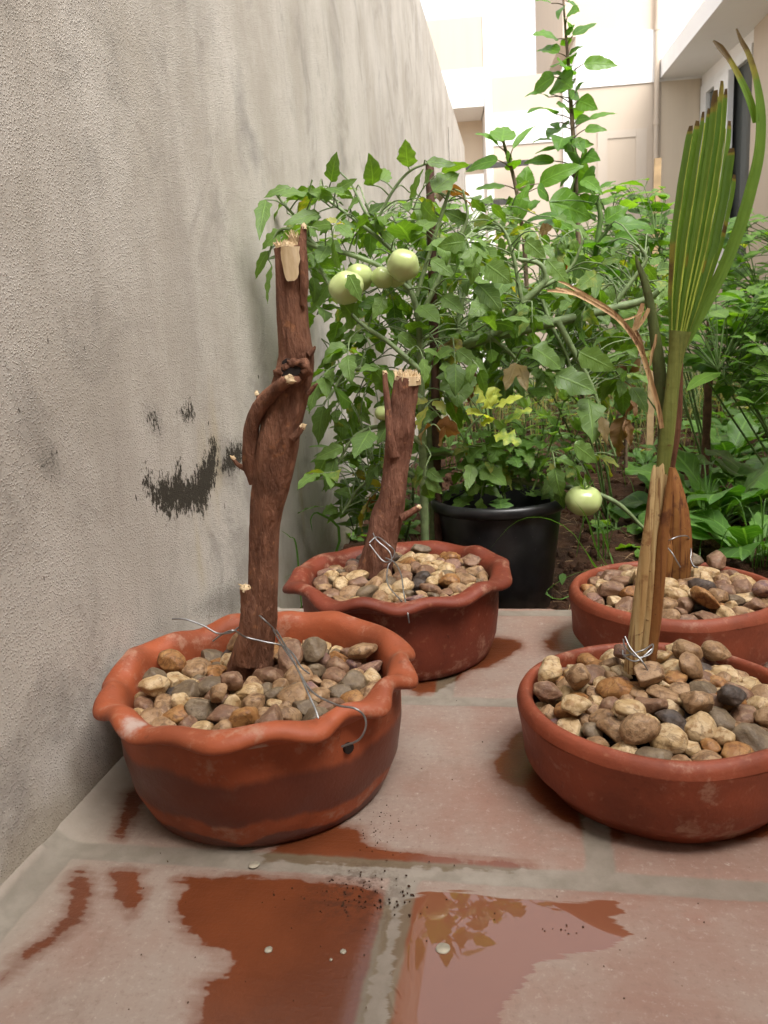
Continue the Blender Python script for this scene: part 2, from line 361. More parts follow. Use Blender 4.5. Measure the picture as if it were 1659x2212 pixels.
wetc = g.mix(g.ss(nB, .3, .75), (.10, .028, .011), (.165, .046, .017)); wetc = g.mix(g.ss(nC, .62, .72, 0., .5), wetc, (.10, .035, .02))
tile = g.mix(g.ss(wsd, -.075, .0, 0., .5), dry, wetc); tile = g.mix(wet, tile, wetc); tile = g.mix(pud, tile, g.mix(nB, (.15, .042, .014), (.20, .065, .026)))
mort = g.mix(g.ss(nB, .3, .7), (.20, .17, .135), (.28, .245, .20)); mort = g.mix(g.ss(nA, .35, .7, 0., .5), mort, (.14, .122, .09))
mort = g.mix(g.math('MULTIPLY', g.math('MAXIMUM', wet, pud), .75), mort, (.115, .085, .045))
col = g.mix(g.math('MULTIPLY', joint, .88), tile, mort)
dist0 = g.n('VectorMath', operation='DISTANCE'); g.set(dist0, '#0', v); dist0.inputs[1].default_value = tuple(G(765, 1930))
muck = g.math('MULTIPLY', g.ss(dist0.outputs['Value'], .0, .07, .8, 0.), g.ss(g.noise(v, 95, 4, .7), .44, .6)); col = g.mix(muck, col, (.05, .02, .012))
rough = g.math('SUBTRACT', g.math('SUBTRACT', .62, g.math('MULTIPLY', wet, .34)), g.math('MULTIPLY', joint, -.1))
hgt = g.math('ADD', g.math('MULTIPLY', nC, .5), g.math('ADD', g.math('MULTIPLY', streak, .5), g.math('MULTIPLY', nA, .8)))
b = g.bsdf(col, rough, g.bump(hgt, g.math('SUBTRACT', .45, g.math('MULTIPLY', pud, .43)), .0016), .35)
g.set(b, 'Coat Weight', g.math('MAXIMUM', pud, g.math('MULTIPLY', wet, .35))); g.set(b, 'Coat Roughness', g.math('MULTIPLY_ADD', pud, -.2, .21)); g.set(b, 'Coat IOR', 1.75)
MT['paving'] = g.done(b)
st = .006
po = patio_sheet('patio', np.arange(-.02, 1.26, st), np.append(np.arange(.28, PEDGE-.003, st), PEDGE), True).build('patio', MT['paving'], smooth=True); tag(po, kind='structure')
mb = MB()
for xs, ys in ((np.array([-.02, 1.258]), np.array([-1.2, .28])), (np.array([1.258, 2.3]), np.array([-1.2, PEDGE]))):
    q = patio_sheet('x', np.linspace(xs[0], xs[1], 90), np.linspace(ys[0], ys[1], 120), False); k = len(mb.V)
    for V, C in zip(q.V, q.C): mb.V.append(V); mb.C.append(C)
    for Q in q.Q: mb.Q.append(Q+mb.n)
    mb.n += q.n
tag(mb.build('pavement', MT['paving']), kind='structure')

# ------------------------------------------------------------------ soil bed and ground
SOILZ = -.05
def soilz(x, y):
    return SOILZ+.035*mn.noise((x*2.1, y*2.1, 3))+.016*mn.noise((x*9, y*9, 1))+.008*mn.noise((x*27, y*27, 5))
g = M('garden soil'); v = g.co(); n1 = g.noise(v, 9, 6, .65); n2 = g.noise(v, 60, 5, .7); n3 = g.noise(v, 160, 3)
c = g.mix(g.ss(n1, .3, .7), (.030, .015, .009), (.11, .052, .03)); c = g.mix(g.ss(n2, .5, .75, 0., .7), c, (.17, .092, .052)); c = g.mix(g.ss(n3, .66, .75, 0., .6), c, (.36, .25, .16))
MT['soil'] = g.done(g.bsdf(c, .9, g.bump(g.math('ADD', n2, g.math('MULTIPLY', n3, .4)), 1., .02), .15))
xs = np.arange(-.02, 3.0, .02); ys = np.arange(PEDGE+.002, 8.2, .022)
V = np.array([[x, y, soilz(x, y)] for x in xs for y in ys])
mb = MB(); mb.add(V, gridQ(len(xs), len(ys))); tag(mb.build('soil', MT['soil']), kind='structure')
mb = MB(); mb.add([[-150, -150, -.16], [150, -150, -.16], [150, 150, -.16], [-150, 150, -.16]], [[0, 1, 2, 3]])
tag(mb.build('ground', simple('dusty ground', (.26, .2, .15), .95, 3, .3, 40, .3, .01)), kind='structure')
# clods and straw bits lying on the bed (uncountable)
def blob(mb, c, r, sub=1, C=None, sq=None):
    t = ICO[sub]; V = t[0]*(1+.35*rng.standard_normal((len(t[0]), 1))*.5)
    s = np.array(sq if sq is not None else rng.uniform(.7, 1.25, 3)); A = rotm(); mb.add((V*s*r)@A.T+c, T=t[1], C=C)
def rotm():
    q = rng.standard_normal(4); q /= np.linalg.norm(q); w_, x, y, z = q
    return np.array([[1-2*(y*y+z*z), 2*(x*y-z*w_), 2*(x*z+y*w_)], [2*(x*y+z*w_), 1-2*(x*x+z*z), 2*(y*z-x*w_)], [2*(x*z-y*w_), 2*(y*z+x*w_), 1-2*(x*x+y*y)]])
def ico(n):
    p = (1+5**.5)/2; V = [(-1, p, 0), (1, p, 0), (-1, -p, 0), (1, -p, 0), (0, -1, p), (0, 1, p), (0, -1, -p), (0, 1, -p), (p, 0, -1), (p, 0, 1), (-p, 0, -1), (-p, 0, 1)]
    F = [(0, 11, 5), (0, 5, 1), (0, 1, 7), (0, 7, 10), (0, 10, 11), (1, 5, 9), (5, 11, 4), (11, 10, 2), (10, 7, 6), (7, 1, 8), (3, 9, 4), (3, 4, 2), (3, 2, 6), (3, 6, 8), (3, 8, 9), (4, 9, 5), (2, 4, 11), (6, 2, 10), (8, 6, 7), (9, 8, 1)]
    V = [nrm(x) for x in V]
    for _ in range(n):
        c = {}; F2 = []
        def mid(a, b):
            k = (min(a, b), max(a, b))
            if k not in c: V.append(nrm(V[a]+V[b])); c[k] = len(V)-1
            return c[k]
        for a, b, d in F:
            ab, bd, da = mid(a, b), mid(b, d), mid(d, a); F2 += [(a, ab, da), (b, bd, ab), (d, da, bd), (ab, bd, da)]
        F = F2
    return np.array(V), np.array(F)
ICO = [ico(i) for i in range(4)]
mb = MB()
for _ in range(2600):
    x, y = rng.uniform(.05, 2.4), 1.44+rng.random()**1.6*4
    blob(mb, (x, y, soilz(x, y)+.003), rng.uniform(.003, .012)*(1+.4*rng.random()), 1)
tag(mb.build('soil_clods', MT['soil']), 'crumbly brown clods scattered over the garden bed', 'soil', kind='stuff')
mb = MB()
for _ in range(900):
    x, y = rng.uniform(.3, 2.2), 1.44+rng.random()**1.3*3; a = rng.uniform(0, 6.28); l = rng.uniform(.02, .07); d = np.array([math.cos(a), math.sin(a), rng.uniform(-.1, .25)])
    p = np.array([x, y, soilz(x, y)+.004]); q = p+d*l*.5+np.array([0, 0, .004]); tube(mb, smooth_path([p, q, p+d*l+rng.normal(0, .006, 3)], 5), rng.uniform(.0004, .001), 4, cap=False)
tag(mb.build('straw', simple('straw', (.34, .22, .12), .8, 40, .4)), 'dry straw bits strewn on the brown garden soil', 'straw', kind='stuff')

# ------------------------------------------------------------------ compound wall on the left
HW, WEND, WTH = 2.322, 8.2, .12
pts = dict(
  U=[(314,1015),(326,1040),(338,1062),(352,1035),(372,1045),(386,1005),(396,1048),(418,1035),(432,1010),(452,985),(458,950),(470,965),(466,1000),(462,1040),(452,1060),(446,1090),(436,1107),(425,1092),(408,1100),(392,1103),(375,1100),(362,1112),(350,1085),(338,1094),(330,1070),(318,1055)],
  a=[(315,880),(330,885),(345,900),(348,935),(330,930),(318,905)], b=[(392,888),(412,880),(416,898),(402,902)], c=[(490,955),(520,950),(530,1000),(500,1030),(470,1020)],
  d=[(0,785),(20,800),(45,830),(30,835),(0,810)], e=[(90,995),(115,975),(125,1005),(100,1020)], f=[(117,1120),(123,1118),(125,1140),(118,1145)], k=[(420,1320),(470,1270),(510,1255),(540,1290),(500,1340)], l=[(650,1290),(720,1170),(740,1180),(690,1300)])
wy = np.concatenate([np.arange(-.6, .5, .05), np.arange(.5, 2.4, .009), np.arange(2.4, WEND+.01, .2)]); wy[-1] = WEND
wz = np.concatenate([np.arange(-.16, 0, .04), np.arange(0, .62, .009), np.arange(.62, HW, .1), [HW]])
YY, ZZ = np.meshgrid(wy, wz, indexing='ij'); P = np.stack([YY.ravel(), ZZ.ravel()], -1)
pe = np.full(len(P), -.1); so_ = pe.copy()
for k, poly in pts.items():
    s = sdist(P, np.array([WX(*p)[1:] for p in poly]))
    if k in 'df': continue
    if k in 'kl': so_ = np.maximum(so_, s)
    elif k in 'acde': so_ = np.maximum(so_, s); pe = np.maximum(pe, s-.012)
    else: pe = np.maximum(pe, s)
nzv = np.array([mn.noise((y*5, z*5, 2)) for y, z in P])*.0012
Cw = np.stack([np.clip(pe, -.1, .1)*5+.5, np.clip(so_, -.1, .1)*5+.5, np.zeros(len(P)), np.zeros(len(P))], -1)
mb = MB(); mb.add(np.stack([nzv, P[:, 0], P[:, 1]], -1), gridQ(len(wy), len(wz)), C=Cw)
fr = lambda V: V
wb = MB(); wb.box((-WTH, -.6, -.16), (-.002, WEND, HW-.001))
g = M('weathered stucco'); v = g.co(); a = g.attr('lc'); sp = g.n('SeparateColor'); g.set(sp, 'Color', a.outputs['Color'])
xyz = g.n('SeparateXYZ'); g.set(xyz, 'Vector', v); z = xyz.outputs[2]; y = xyz.outputs[1]
big = g.noise(g.map(v, (2, 2.6, 1.9)), 1.5, 6, .65); stk = g.noise(g.map(v, (5, 4.5, .6)), 1., 6, .7); stk2 = g.noise(g.map(v, (20, 34, 1.2)), 1., 4, .6)
gr = g.noise(v, 240, 4, .65); gr2 = g.vor(v, 330); gr3 = g.noise(v, 420, 2); edge = g.noise(g.map(v, (120, 120, 70)), 1., 6, .8)
c = g.mix(g.ss(big, .32, .68), (.385, .345, .295), (.51, .47, .42))
c = g.mix(g.math('MULTIPLY', g.ss(stk, .46, .74), .30), c, (.26, .235, .205)); c = g.mix(g.math('MULTIPLY', g.ss(stk2, .5, .8), .2), c, (.30, .27, .235)); c = g.mix(g.math('MULTIPLY', g.ss(stk2, .45, .2), .2), c, (.58, .55, .51))
c = g.mix(g.math('MULTIPLY', g.ss(gr, .56, .74), .5), c, (.21, .18, .145))
c = g.mix(g.math('MULTIPLY', g.ss(g.noise(v, 3.2, 4), .55, .72), g.math('MULTIPLY', g.ss(z, .1, .35), g.ss(z, 1.6, .9))), c, (.27, .25, .225))
blo = g.noise(g.map(v, (2.2, 2.8, 2.4)), 1.7, 7, .72, .8); c = g.mix(g.math('MULTIPLY', g.ss(blo, .50, .66), .42), c, (.22, .20, .175)); c = g.mix(g.math('MULTIPLY', g.ss(z, .34, .12), g.ss(blo, .62, .42, 0., .45)), c, (.60, .56, .50))
crk = g.ss(g.math('ABSOLUTE', g.math('SUBTRACT', g.noise(g.map(v, (2, 2.4, 3.2)), 1., 8, .6, .4), .5)), .0, .0016, 1., 0.); c = g.mix(g.math('MULTIPLY', crk, g.math('MULTIPLY', g.ss(big, .52, .6), .55)), c, (.12, .105, .09))
ye = g.math('MULTIPLY', g.ss(g.noise(g.map(v, (3, 7, 2.2)), 1., 3), .60, .75), g.ss(z, .6, .3)); c = g.mix(g.math('MULTIPLY', ye, .35), c, (.40, .31, .15))
low = g.math('MULTIPLY', g.ss(g.math('ADD', z, g.math('MULTIPLY', g.math('SUBTRACT', big, .5), .25)), .09, .0), .5); c = g.mix(low, c, (.30, .25, .17))
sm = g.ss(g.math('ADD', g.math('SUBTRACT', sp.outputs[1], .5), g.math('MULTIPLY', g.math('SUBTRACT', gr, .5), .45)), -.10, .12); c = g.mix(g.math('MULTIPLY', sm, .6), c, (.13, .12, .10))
pl = g.ss(g.math('ADD', g.math('SUBTRACT', sp.outputs[0], .5), g.math('MULTIPLY', g.math('SUBTRACT', edge, .49), .62)), -.012, .004)
c = g.mix(pl, c, g.mix(gr, (.025, .021, .016), (.075, .065, .05)))
spk = g.math('MULTIPLY', g.ss(g.noise(g.map(v, (60, 60, 26)), 1., 2), .735, .76), g.math('MULTIPLY', g.ss(z, .0, .3), g.ss(z, .75, .55))); c = g.mix(spk, c, (.06, .05, .04))
hh = g.math('ADD', g.math('MULTIPLY', gr, .55), g.math('ADD', g.math('MULTIPLY', g.ss(gr2, .05, .5, 1., 0.), .9), g.math('MULTIPLY', gr3, .25))); tro = g.noise(g.map(v, (10, 16, 34)), 1., 4, .6); hh = g.math('ADD', g.math('MULTIPLY', hh, g.ss(big, .25, .7, .55, 1.15)), g.math('MULTIPLY', tro, 1.1)); hh = g.math('SUBTRACT', hh, g.math('MULTIPLY', pl, 1.2))
MT['stucco'] = g.done(g.bsdf(c, .92, g.bump(hh, .7, .0013), .12))
wr = empty('compound_wall', (0, 1, 0), 'tall rough grey stucco boundary wall with dark peeled patches', 'wall')
mb.build('wall_face', MT['stucco'], wr); wb.build('wall_core', MT['stucco'], wr, smooth=False)
jm = MB()
for yj, z0, z1 in ((6.3, .9, 2.05), (8.12, .3, HW-.25)): jm.box((-.001, yj-.004, z0), (.003, yj+.004, z1))
jm.build('crack', simple('dark crack', (.06, .05, .045)), wr, smooth=False)

# ------------------------------------------------------------------ houses at the end of the garden
AE = math.radians(6); E1 = np.array([math.cos(AE), math.sin(AE), 0]); NF = np.array([E1[1], -E1[0], 0]); OF = np.array([0, 8.4, 0])
def FP(px, py, off=0.):
    d = ray(px, py); t = ((OF+NF*off-CAM)@NF)/(d@NF); P = CAM+d*t; return (P-OF)@E1, P[2]
def fframe(V): return OF+V[:, :1]*E1+V[:, 1:2]*NF+np.array([0, 0, 1])*V[:, 2:]       # (s, towards camera, z)
def fbox(name, m_, par, s0, s1, d0, d1, z0, z1):
    q = MB(); q.box((s0, d0, z0), (s1, d1, z1), fframe); return q.build(name, m_, par, smooth=False)
h1 = empty('narrow_house', (-.6, 8.4, -.1), 'narrow cream and white house block past the end of the grey wall', 'house')
s1 = FP(1041, 35)[0]; zt, zb, zs, zs2 = FP(1040, 34)[1], FP(1040, 146)[1], FP(1040, 205)[1], FP(1040, 233)[1]
fbox('upper_wall', MT['cream'], h1, -3, s1, -.9, .0, zb, zt); fbox('white_band', MT['white'], h1, -3, s1, -.9, .002, zs, zb); fbox('ledge_slab', MT['white'], h1, -3, s1-.01, -.9, .06, zs2, zs)
fbox('lower_wall', MT['beige'], h1, -3, s1, -1.2, -.45, -.1, zs2); fbox('pilaster', MT['white'], h1, s1+.002, s1+.07, -.9, .01, -.1, zt)
h2 = empty('low_house', (.6, 8.4, -.1), 'low cream house block with white bands between the narrow house and the tall one', 'house')
sa, sb = s1+.072, FP(1216, 160)[0]; z0, z1, z2 = FP(1130, 158)[1], FP(1130, 237)[1], FP(1130, 308)[1]
fbox('parapet', MT['cream'], h2, sa, sb, -2, -.06, z1, z0); fbox('white_band', MT['white'], h2, sa, sb, -2, -.05, z2, z1); fbox('lower_wall', MT['cream'], h2, sa, sb, -2, -.06, -.1, z2)
h3 = empty('tall_house', (1.5, 8.5, -.1), 'tall cream house with a white band and a drain pipe behind the hibiscus', 'house')
sc, sd_ = FP(1244, 80)[0], 4.5; za, zc = FP(1270, 77)[1], FP(1270, 190)[1]
fbox('corner_pilaster', MT['white'], h3, sb+.002, sc-.002, -2, -.02, -.1, 3.02); fbox('upper_wall', MT['cream'], h3, sb+.002, sd_, -2, 0, za, 5.4); fbox('white_band', MT['white'], h3, sc, sd_, -2, .012, zc, za); fbox('lower_wall', MT['cream'], h3, sc, sd_, -2, 0, -.1, zc)
p0 = FP(1290, 285); p1 = FP(1395, 500); i0 = FP(1312, 300); i1 = FP(1372, 500)
fbox('plaster_patch', MT['patch'], h3, p0[0], i0[0], .002, .008, p1[1], p0[1]); fbox('plaster_patch', MT['patch'], h3, i1[0], p1[0], .002, .008, p1[1], p0[1]); fbox('plaster_patch', MT['patch'], h3, i0[0]+.001, i1[0]-.001, .002, .007, i0[1], p0[1])
sp_ = FP(1419, 200, .05)[0]; pm = MB(); T = [OF+sp_*E1+NF*.045+np.array([0, 0, zz]) for zz in (-.1, 5.4)]; tube(pm, T, .024, 12)
for zz in (2.42, 3.25): tube(pm, [T[0]*[1, 1, 0]+[0, 0, zz], T[0]*[1, 1, 0]+[0, 0, zz+.05]], .03, 12)
pm.build('drain_pipe', MT['cream'], h3)
rl = empty('gap_bars', (.3, 8.2, 0), 'dark horizontal bars standing for shaded gaps in the wall before the low cream house', 'wall gaps')  # added bars stand for dark recessed gaps in the far cross wall
for (xa, ya, xb, yb) in ((1005, 362, 1142, 349), (1040, 439, 1112, 434)):
    A = FP(xa, ya, .12); B = FP(xb, yb, .12); fbox('bar', MT['wall_gap'], rl, A[0]+.003, B[0], .09, .12, (A[1]+B[1])/2-.026, (A[1]+B[1])/2+.024)
fbox('wall_below_gap', MT['white'], rl, FP(1004, 400, .12)[0]+.01, FP(1046, 400, .12)[0], .07, .088, -.1, FP(1030, 362, .12)[1]-.05)  # pale piece of the wall continuing below the dark gap
# house on the right: soffit, window, side wall
h4 = empty('near_house', (2.6, 7, -.1), 'cream house on the right with a deep white roof slab over a dark window', 'house')
sA, zA = FP(1424, 172); A0 = OF+sA*E1+[0, 0, zA]
def Gz(px, py, z): return G(px, py, z)
B0 = Gz(1562, 0, zA); dirS = nrm((B0-A0)*[1, 1, 0])
A1 = A0+dirS*11; Rv = E1*4
q = MB(); th = .17
c8 = [A0, A1, A1+Rv, A0+Rv]; V = np.array([p for p in c8]+[p+np.array([0, 0, th]) for p in c8])
q.add(V, [[0, 1, 2, 3], [4, 7, 6, 5], [0, 4, 5, 1], [1, 5, 6, 2], [2, 6, 7, 3], [3, 7, 4, 0]]); q.build('roof_slab', MT['white'], h4, smooth=False)
zw = zA-.10
PA = OF+FP(1513, 140)[0]*E1+NF*.02; PB = Gz(1628, 89, zw)*[1, 1, 0]
def panel(name, m_, P0, P1, z0, z1, thick, par, push=0.):
    d = nrm(P1-P0); nn = np.array([d[1], -d[0], 0]);  nn = nn if nn@(CAM*[1, 1, 0]-P0) > 0 else -nn
    q = MB(); V = []
    for p in (P0, P1):
        for o_ in (push, push-thick):
            for zz in (z0, z1): V.append(p*[1, 1, 0]+nn*o_+[0, 0, zz])
    q.add(np.array(V), [[0, 1, 3, 2], [4, 6, 7, 5], [0, 4, 5, 1], [2, 3, 7, 6], [0, 2, 6, 4], [1, 5, 7, 3]]); return q.build(name, m_, par, smooth=False)
fbox('end_wall', MT['beige'], h4, sA+.02, FP(1513, 140)[0], .003, .006, -.1, zA-.002)
D = PB-PA; L_ = np.linalg.norm(D); dd = D/L_
zsill = .95
f = lambda t: PA+D*t
wn = panel('window_pane', MT['glass'], f(.02), f(.98), zsill, zw-.05, .01, h4, -.04)
panel('window_frame', MT['wframe'], f(0), f(.97), zw-.09, zw+.0, .06, h4)
for t0, t1, pu in ((0, .12, .0), (.36, .50, .03), (.51, .68, .05)): panel('window_frame', MT['wframe'], f(t0), f(t1), zsill, zw-.091, .05, h4, pu)
panel('window_head', MT['white'], f(0), f(1), zw+.001, zA-.002, .05, h4, -.01); panel('window_base', MT['cream'], f(0), f(1), -.1, zsill-.001, .05, h4)
q = MB(); q.box((-.1, -1.35, -.16), (4.5, -1.22, 3.6)); q.build('unseen_shade_wall', MT['cream'], h4, smooth=False)  # unseen wall added behind the camera to shade the patio and pots
q = MB(); q.box((-.1, -1.219, 3.3), (4.5, -.9, 3.45)); q.build('unseen_shade_eave', MT['white'], h4, smooth=False)  # unseen eave added on that wall to block more light from behind
PC = PB+dirS*9; panel('side_wall', MT['cream'], PB, PC, -.1, zA-.002, .15, h4, -.0)

# ------------------------------------------------------------------ crumbs and flecks on the paving
q = MB()
def crumb(px, py, r): c = G(px, py, r*.4); blob(q, c, r, 1, None, (1, 1, .7))
for _ in range(110):
    a, b = rng.normal(770, 75), rng.normal(1935, 28)
    if b < 2190: crumb(a, b, rng.uniform(.0003, .0013))
for _ in range(70): crumb(rng.uniform(120, 1640), rng.uniform(1500, 2200), rng.uniform(0.0003, .0009))
for _ in range(60): crumb(rng.normal(830, 30), rng.normal(1800, 40), rng.uniform(.0003, .0008))
for _ in range(9): crumb(rng.normal(1215, 22), rng.normal(2006, 6), rng.uniform(.0004, .001))
tag(q.build('soil_crumbs', MT['soil']), 'dark crumbs of soil scattered over the wet terracotta paving', 'soil', kind='stuff')
MT['fleck'] = simple('pale lime fleck', (.33, .29, .22), .75, 60, .4)
for (px, py, r, lab) in [(957, 2049, .0062, 'round pale fleck lying in the puddle'), (580, 2052, .0036, 'irregular whitish chip on the dark wet tile left of the joint'), (741, 2056, .0026, 'small whitish chip on the wet tile beside the joint with the puddle'), (549, 1868, .0055, 'whitish chip in the joint below the front scalloped pot'), (715, 2074, .0013, 'tiny pale dot on the wet tile between joint and puddle')]:
    q = MB(); c = G(px, py, .0004); a = np.linspace(0, 6.2832, 22, endpoint=False); rr = r*(1+(.06 if px == 957 else .28)*np.array([mn.noise((math.cos(t)*1.6+px, math.sin(t)*1.6, 2)) for t in a]))
    for z_, k in ((0, 1.), (.0008, .96), (.0012, .8)): pass
    R3 = [np.stack([c[0]+rr*k*np.cos(a), c[1]+rr*k*np.sin(a), np.full(22, c[2]+z_)], -1) for z_, k in ((0, 1.), (.0007, .97), (.0011, .8), (.0012, .02))]
    q.add(np.array(R3), gridQ(4, 22, False, True)); tag(q.build('pale_fleck', MT['fleck'], origin=c), lab, 'fleck', 'pale flecks on the paving')

# ------------------------------------------------------------------ terracotta pots
def terracotta(name, base, bands=False, spots=(), damp=0.):
    g = M(name); v = g.co(); n1 = g.noise(v, 14, 5, .6); n2 = g.noise(v, 90, 4); n3 = g.noise(v, 320, 3); th = g.noise(g.map(v, (4, 4, 60)), 1., 4)
    c = g.mix(g.ss(n1, .3, .72), tuple(x*.78 for x in base), tuple(min(1, x*1.18) for x in base))
    c = g.mix(g.math('MULTIPLY', g.ss(th, .5, .75), .25), c, tuple(x*.7 for x in base)); c = g.mix(g.ss(n2, .58, .75, 0., .4), c, (.36, .16, .09)); bl = g.math('MULTIPLY', g.ss(g.noise(v, 21, 6, .7), .54, .68), .65); c = g.mix(bl, c, (.38, .21, .14)); dk = g.math('MULTIPLY', g.ss(g.noise(v, 33, 6, .75), .58, .72), .6); c = g.mix(dk, c, tuple(x*.38 for x in base)); c = g.mix(g.ss(n3, .70, .76, 0., .55), c, (.12, .035, .02))
    rough = .58
    if bands:
        xyz = g.n('SeparateXYZ'); g.set(xyz, 'Vector', v); z = xyz.outputs[2]; wv = g.noise(g.map(v, (11, 11, 3)), 1., 4, .6); wv2 = g.noise(g.map(v, (13, 13, 3)), 1., 3)
        zz = g.math('ADD', z, g.math('MULTIPLY', g.math('SUBTRACT', wv, .5), .045))
        bd = g.math('MULTIPLY', g.ss(zz, .034, .043), g.ss(zz, .096, .084)); z3 = g.math('ADD', z, g.math('MULTIPLY', g.math('SUBTRACT', wv2, .5), .05)); b2 = g.ss(z3, .016, .012)
        dm = g.math('MAXIMUM', bd, b2); c = g.mix(g.math('MULTIPLY', dm, .88), c, (.10, .026, .015)); rough = g.math('MULTIPLY_ADD', dm, -.18, .6)
    for (p, r, cc) in spots:
        d = g.n('VectorMath', operation='DISTANCE'); g.set(d, '#0', v); d.inputs[1].default_value = tuple(p)
        c = g.mix(g.math('MULTIPLY', g.ss(g.math('ADD', d.outputs['Value'], g.math('MULTIPLY', g.math('SUBTRACT', n2, .5), r*1.2)), r*.55, r*1.1, 1., 0.), .85), c, cc)
    return g.done(g.bsdf(c, rough, g.bump(g.math('ADD', n2, g.math('MULTIPLY', g.math('ADD', n3, th), .5)), .45, .0012), .35))

def lathe(mb, c, prof, k=160, rad=None, zed=None, closed=False):
    """prof: list of (r, z); rad/zed(i, angle) modulate"""
    prof = np.asarray(prof, float); a = np.linspace(0, 2*math.pi, k, endpoint=False); i = np.arange(len(prof))[:, None]
    r = np.broadcast_to(prof[:, :1], (len(prof), k)); z = np.broadcast_to(prof[:, 1:], (len(prof), k))
    if rad is not None: r = r+rad(i, a[None])
    if zed is not None: z = z+zed(i, a[None])
    V = np.stack([c[0]+r*np.cos(a), c[1]+r*np.sin(a), c[2]+z], -1); mb.add(V, gridQ(len(prof), k, closed, True))

def scallop_pot(c, Rr, Rb, Rm, zr, nsc, ph, mat_b, mat_r, label, zoff=None, hole=None):
    t = empty('scalloped_pot', (c[0], c[1], 0), label, 'pot', 'scalloped terracotta pots')
    wob = lambda a: .6*np.sin(3*a+ph)+.4*np.sin(5*a+2*ph)
    q = MB(); zl = zr-.024
    lathe(q, (c[0], c[1], 0), [(0, .001), (Rb-.012, .001), (Rb-.003, .004), (Rb, .012), (Rb+(Rm-Rb)*.62, zl*.3), (Rm, zl*.62), (Rm+.001, zl*.9), (Rm+.002, zl+.006)], 128, lambda i, a: .0018*wob(a)*(i > 2))
    body = q.build('body', mat_b, t)
    # pinched lip: ring of cross-sections, underside -> outer edge -> crest -> inner wall
    A = np.linspace(0, 2*math.pi, 300, endpoint=False); 
    pa = A*nsc+ph+.55*np.sin(2*A+ph)+.35*np.sin(3*A+1.7*ph); amp = 1+.35*np.sin(2*A+3*ph)
    wv = np.cos(pa)*amp; sh = np.clip(np.cos(pa), -1, 1)
    irr = np.array([mn.noise((math.cos(a)*3, math.sin(a)*3, ph)) for a in A])
    ro = Rr+.005*wv+.007*irr; zo = zr-.0075-.0042*wv+.005*irr; zc = zr+.001-.0032*wv+.006*irr
    Ri = Rm-.014
    sec = [(Rm+.0005, np.full_like(A, zl+.002)), ((Rm+ro)/2, zo-.0055+.001*wv), (ro-.004, zo-.006), (ro, zo-.0025), (ro-.001, zo+.004), (ro-.007, (zo*.35+zc*.65)+.004), ((ro+Ri)/2+.002, zc+.002), (Ri+.012, zc-.001), (Ri+.004, zc-.007), (Ri, zl-.002+.3*(zc-zr)), (Ri-.002, np.full_like(A, zl-.03)), (Ri-.004, np.full_like(A, zl-.055))]
    V = np.stack([np.stack([c[0]+np.broadcast_to(r, A.shape)*np.cos(A), c[1]+np.broadcast_to(r, A.shape)*np.sin(A), np.broadcast_to(z, A.shape)], -1) for r, z in sec])
    q = MB(); q.add(V, gridQ(len(sec), len(A), False, True)); rim = q.build('rim', mat_r, t)
    for o in (rim,):
        s = o.modifiers.new('s', 'SUBSURF'); s.levels = s.render_levels = 1
    if hole is not None:
        a, z = hole; n = np.array([math.cos(a), math.sin(a), -.1]); p = np.array([c[0], c[1], 0])+np.array([math.cos(a)*(Rm+.002), math.sin(a)*(Rm+.002), z]); q = MB()
        tube(q, [p-n*.006, p+n*.0008], [.0058, .0058], 14); q.build('drain_hole', MT['hole'], t)
    return t
MT['hole'] = simple('dark hole', (.012, .006, .004), .9)
TB = (.29, .068, .025); TB2 = (.16, .031, .014); TB3 = (.215, .046, .019)
FL, BL, FRP, BRP = (.194, .815), (.297, 1.22), (.647, .85), (.727, 1.217)
sp1 = np.array(G(290, 1580, .135))-[FL[0], FL[1], 0]; sp2 = np.array(G(555, 1615, .125))-[FL[0], FL[1], 0]; sp3 = np.array(G(215, 1500, .14))-[FL[0], FL[1], 0]
m1 = terracotta('terracotta damp bands', TB, True); m1r = terracotta('terracotta rim', TB, False, [(sp1, .016, (.42, .33, .28)), (sp2, .012, (.40, .28, .22)), (sp3, .012, (.22, .07, .04))])
hp = G(735, 1612, .095); ha = math.atan2(hp[1]-FL[1], hp[0]-FL[0])
pot1 = scallop_pot(FL, .183, .144, .161, .145, 13, .6, m1, m1r, 'scalloped orange terracotta pot with dark damp bands, front one against the wall', hole=(ha, .098))
m2 = terracotta('dark red terracotta', TB2); pot2 = scallop_pot(BL, .185, .148, .160, .138, 10, 2.1, m2, m2, 'darker red scalloped terracotta pot behind the front one, beside the black tub')
def bowl_pot(c, R, Rb, z, m_, label):
    t = empty('terracotta_bowl', (c[0], c[1], 0), label, 'pot', 'smooth terracotta bowls'); q = MB()
    irr = lambda i, a: .0012*np.sin(3*a)+.0008*np.sin(7*a)
    lathe(q, (*c, 0), [(0, .001), (Rb-.01, .001), (Rb-.002, .004), (Rb+.003, .012), (Rb+.55*(R-Rb)+.005, z*.30), (R-.0045, z*.58), (R-.001, z*.77), (R, z*.86)], 128, irr); q.build('body', m_, t)
    q = MB(); lathe(q, (*c, 0), [(R, z*.86), (R-.0015, z*.92), (R-.005, z*.975), (R-.010, z), (R-.0145, z-.001), (R-.017, z-.006), (R-.018, z*.82), (R-.022, z*.3)], 160, irr, lambda i, a: .0008*np.sin(5*a+1)); q.build('rim', m_, t); return t
m3 = terracotta('smooth terracotta', TB3); m4 = terracotta('smooth terracotta dusty', (.225, .052, .023))
pot3 = bowl_pot(FRP, .158, .131, .103, m3, 'smooth round terracotta bowl of pebbles at the front right')
pot4 = bowl_pot(BRP, .158, .134, .108, m4, 'smooth round terracotta bowl of pebbles behind the front right one')
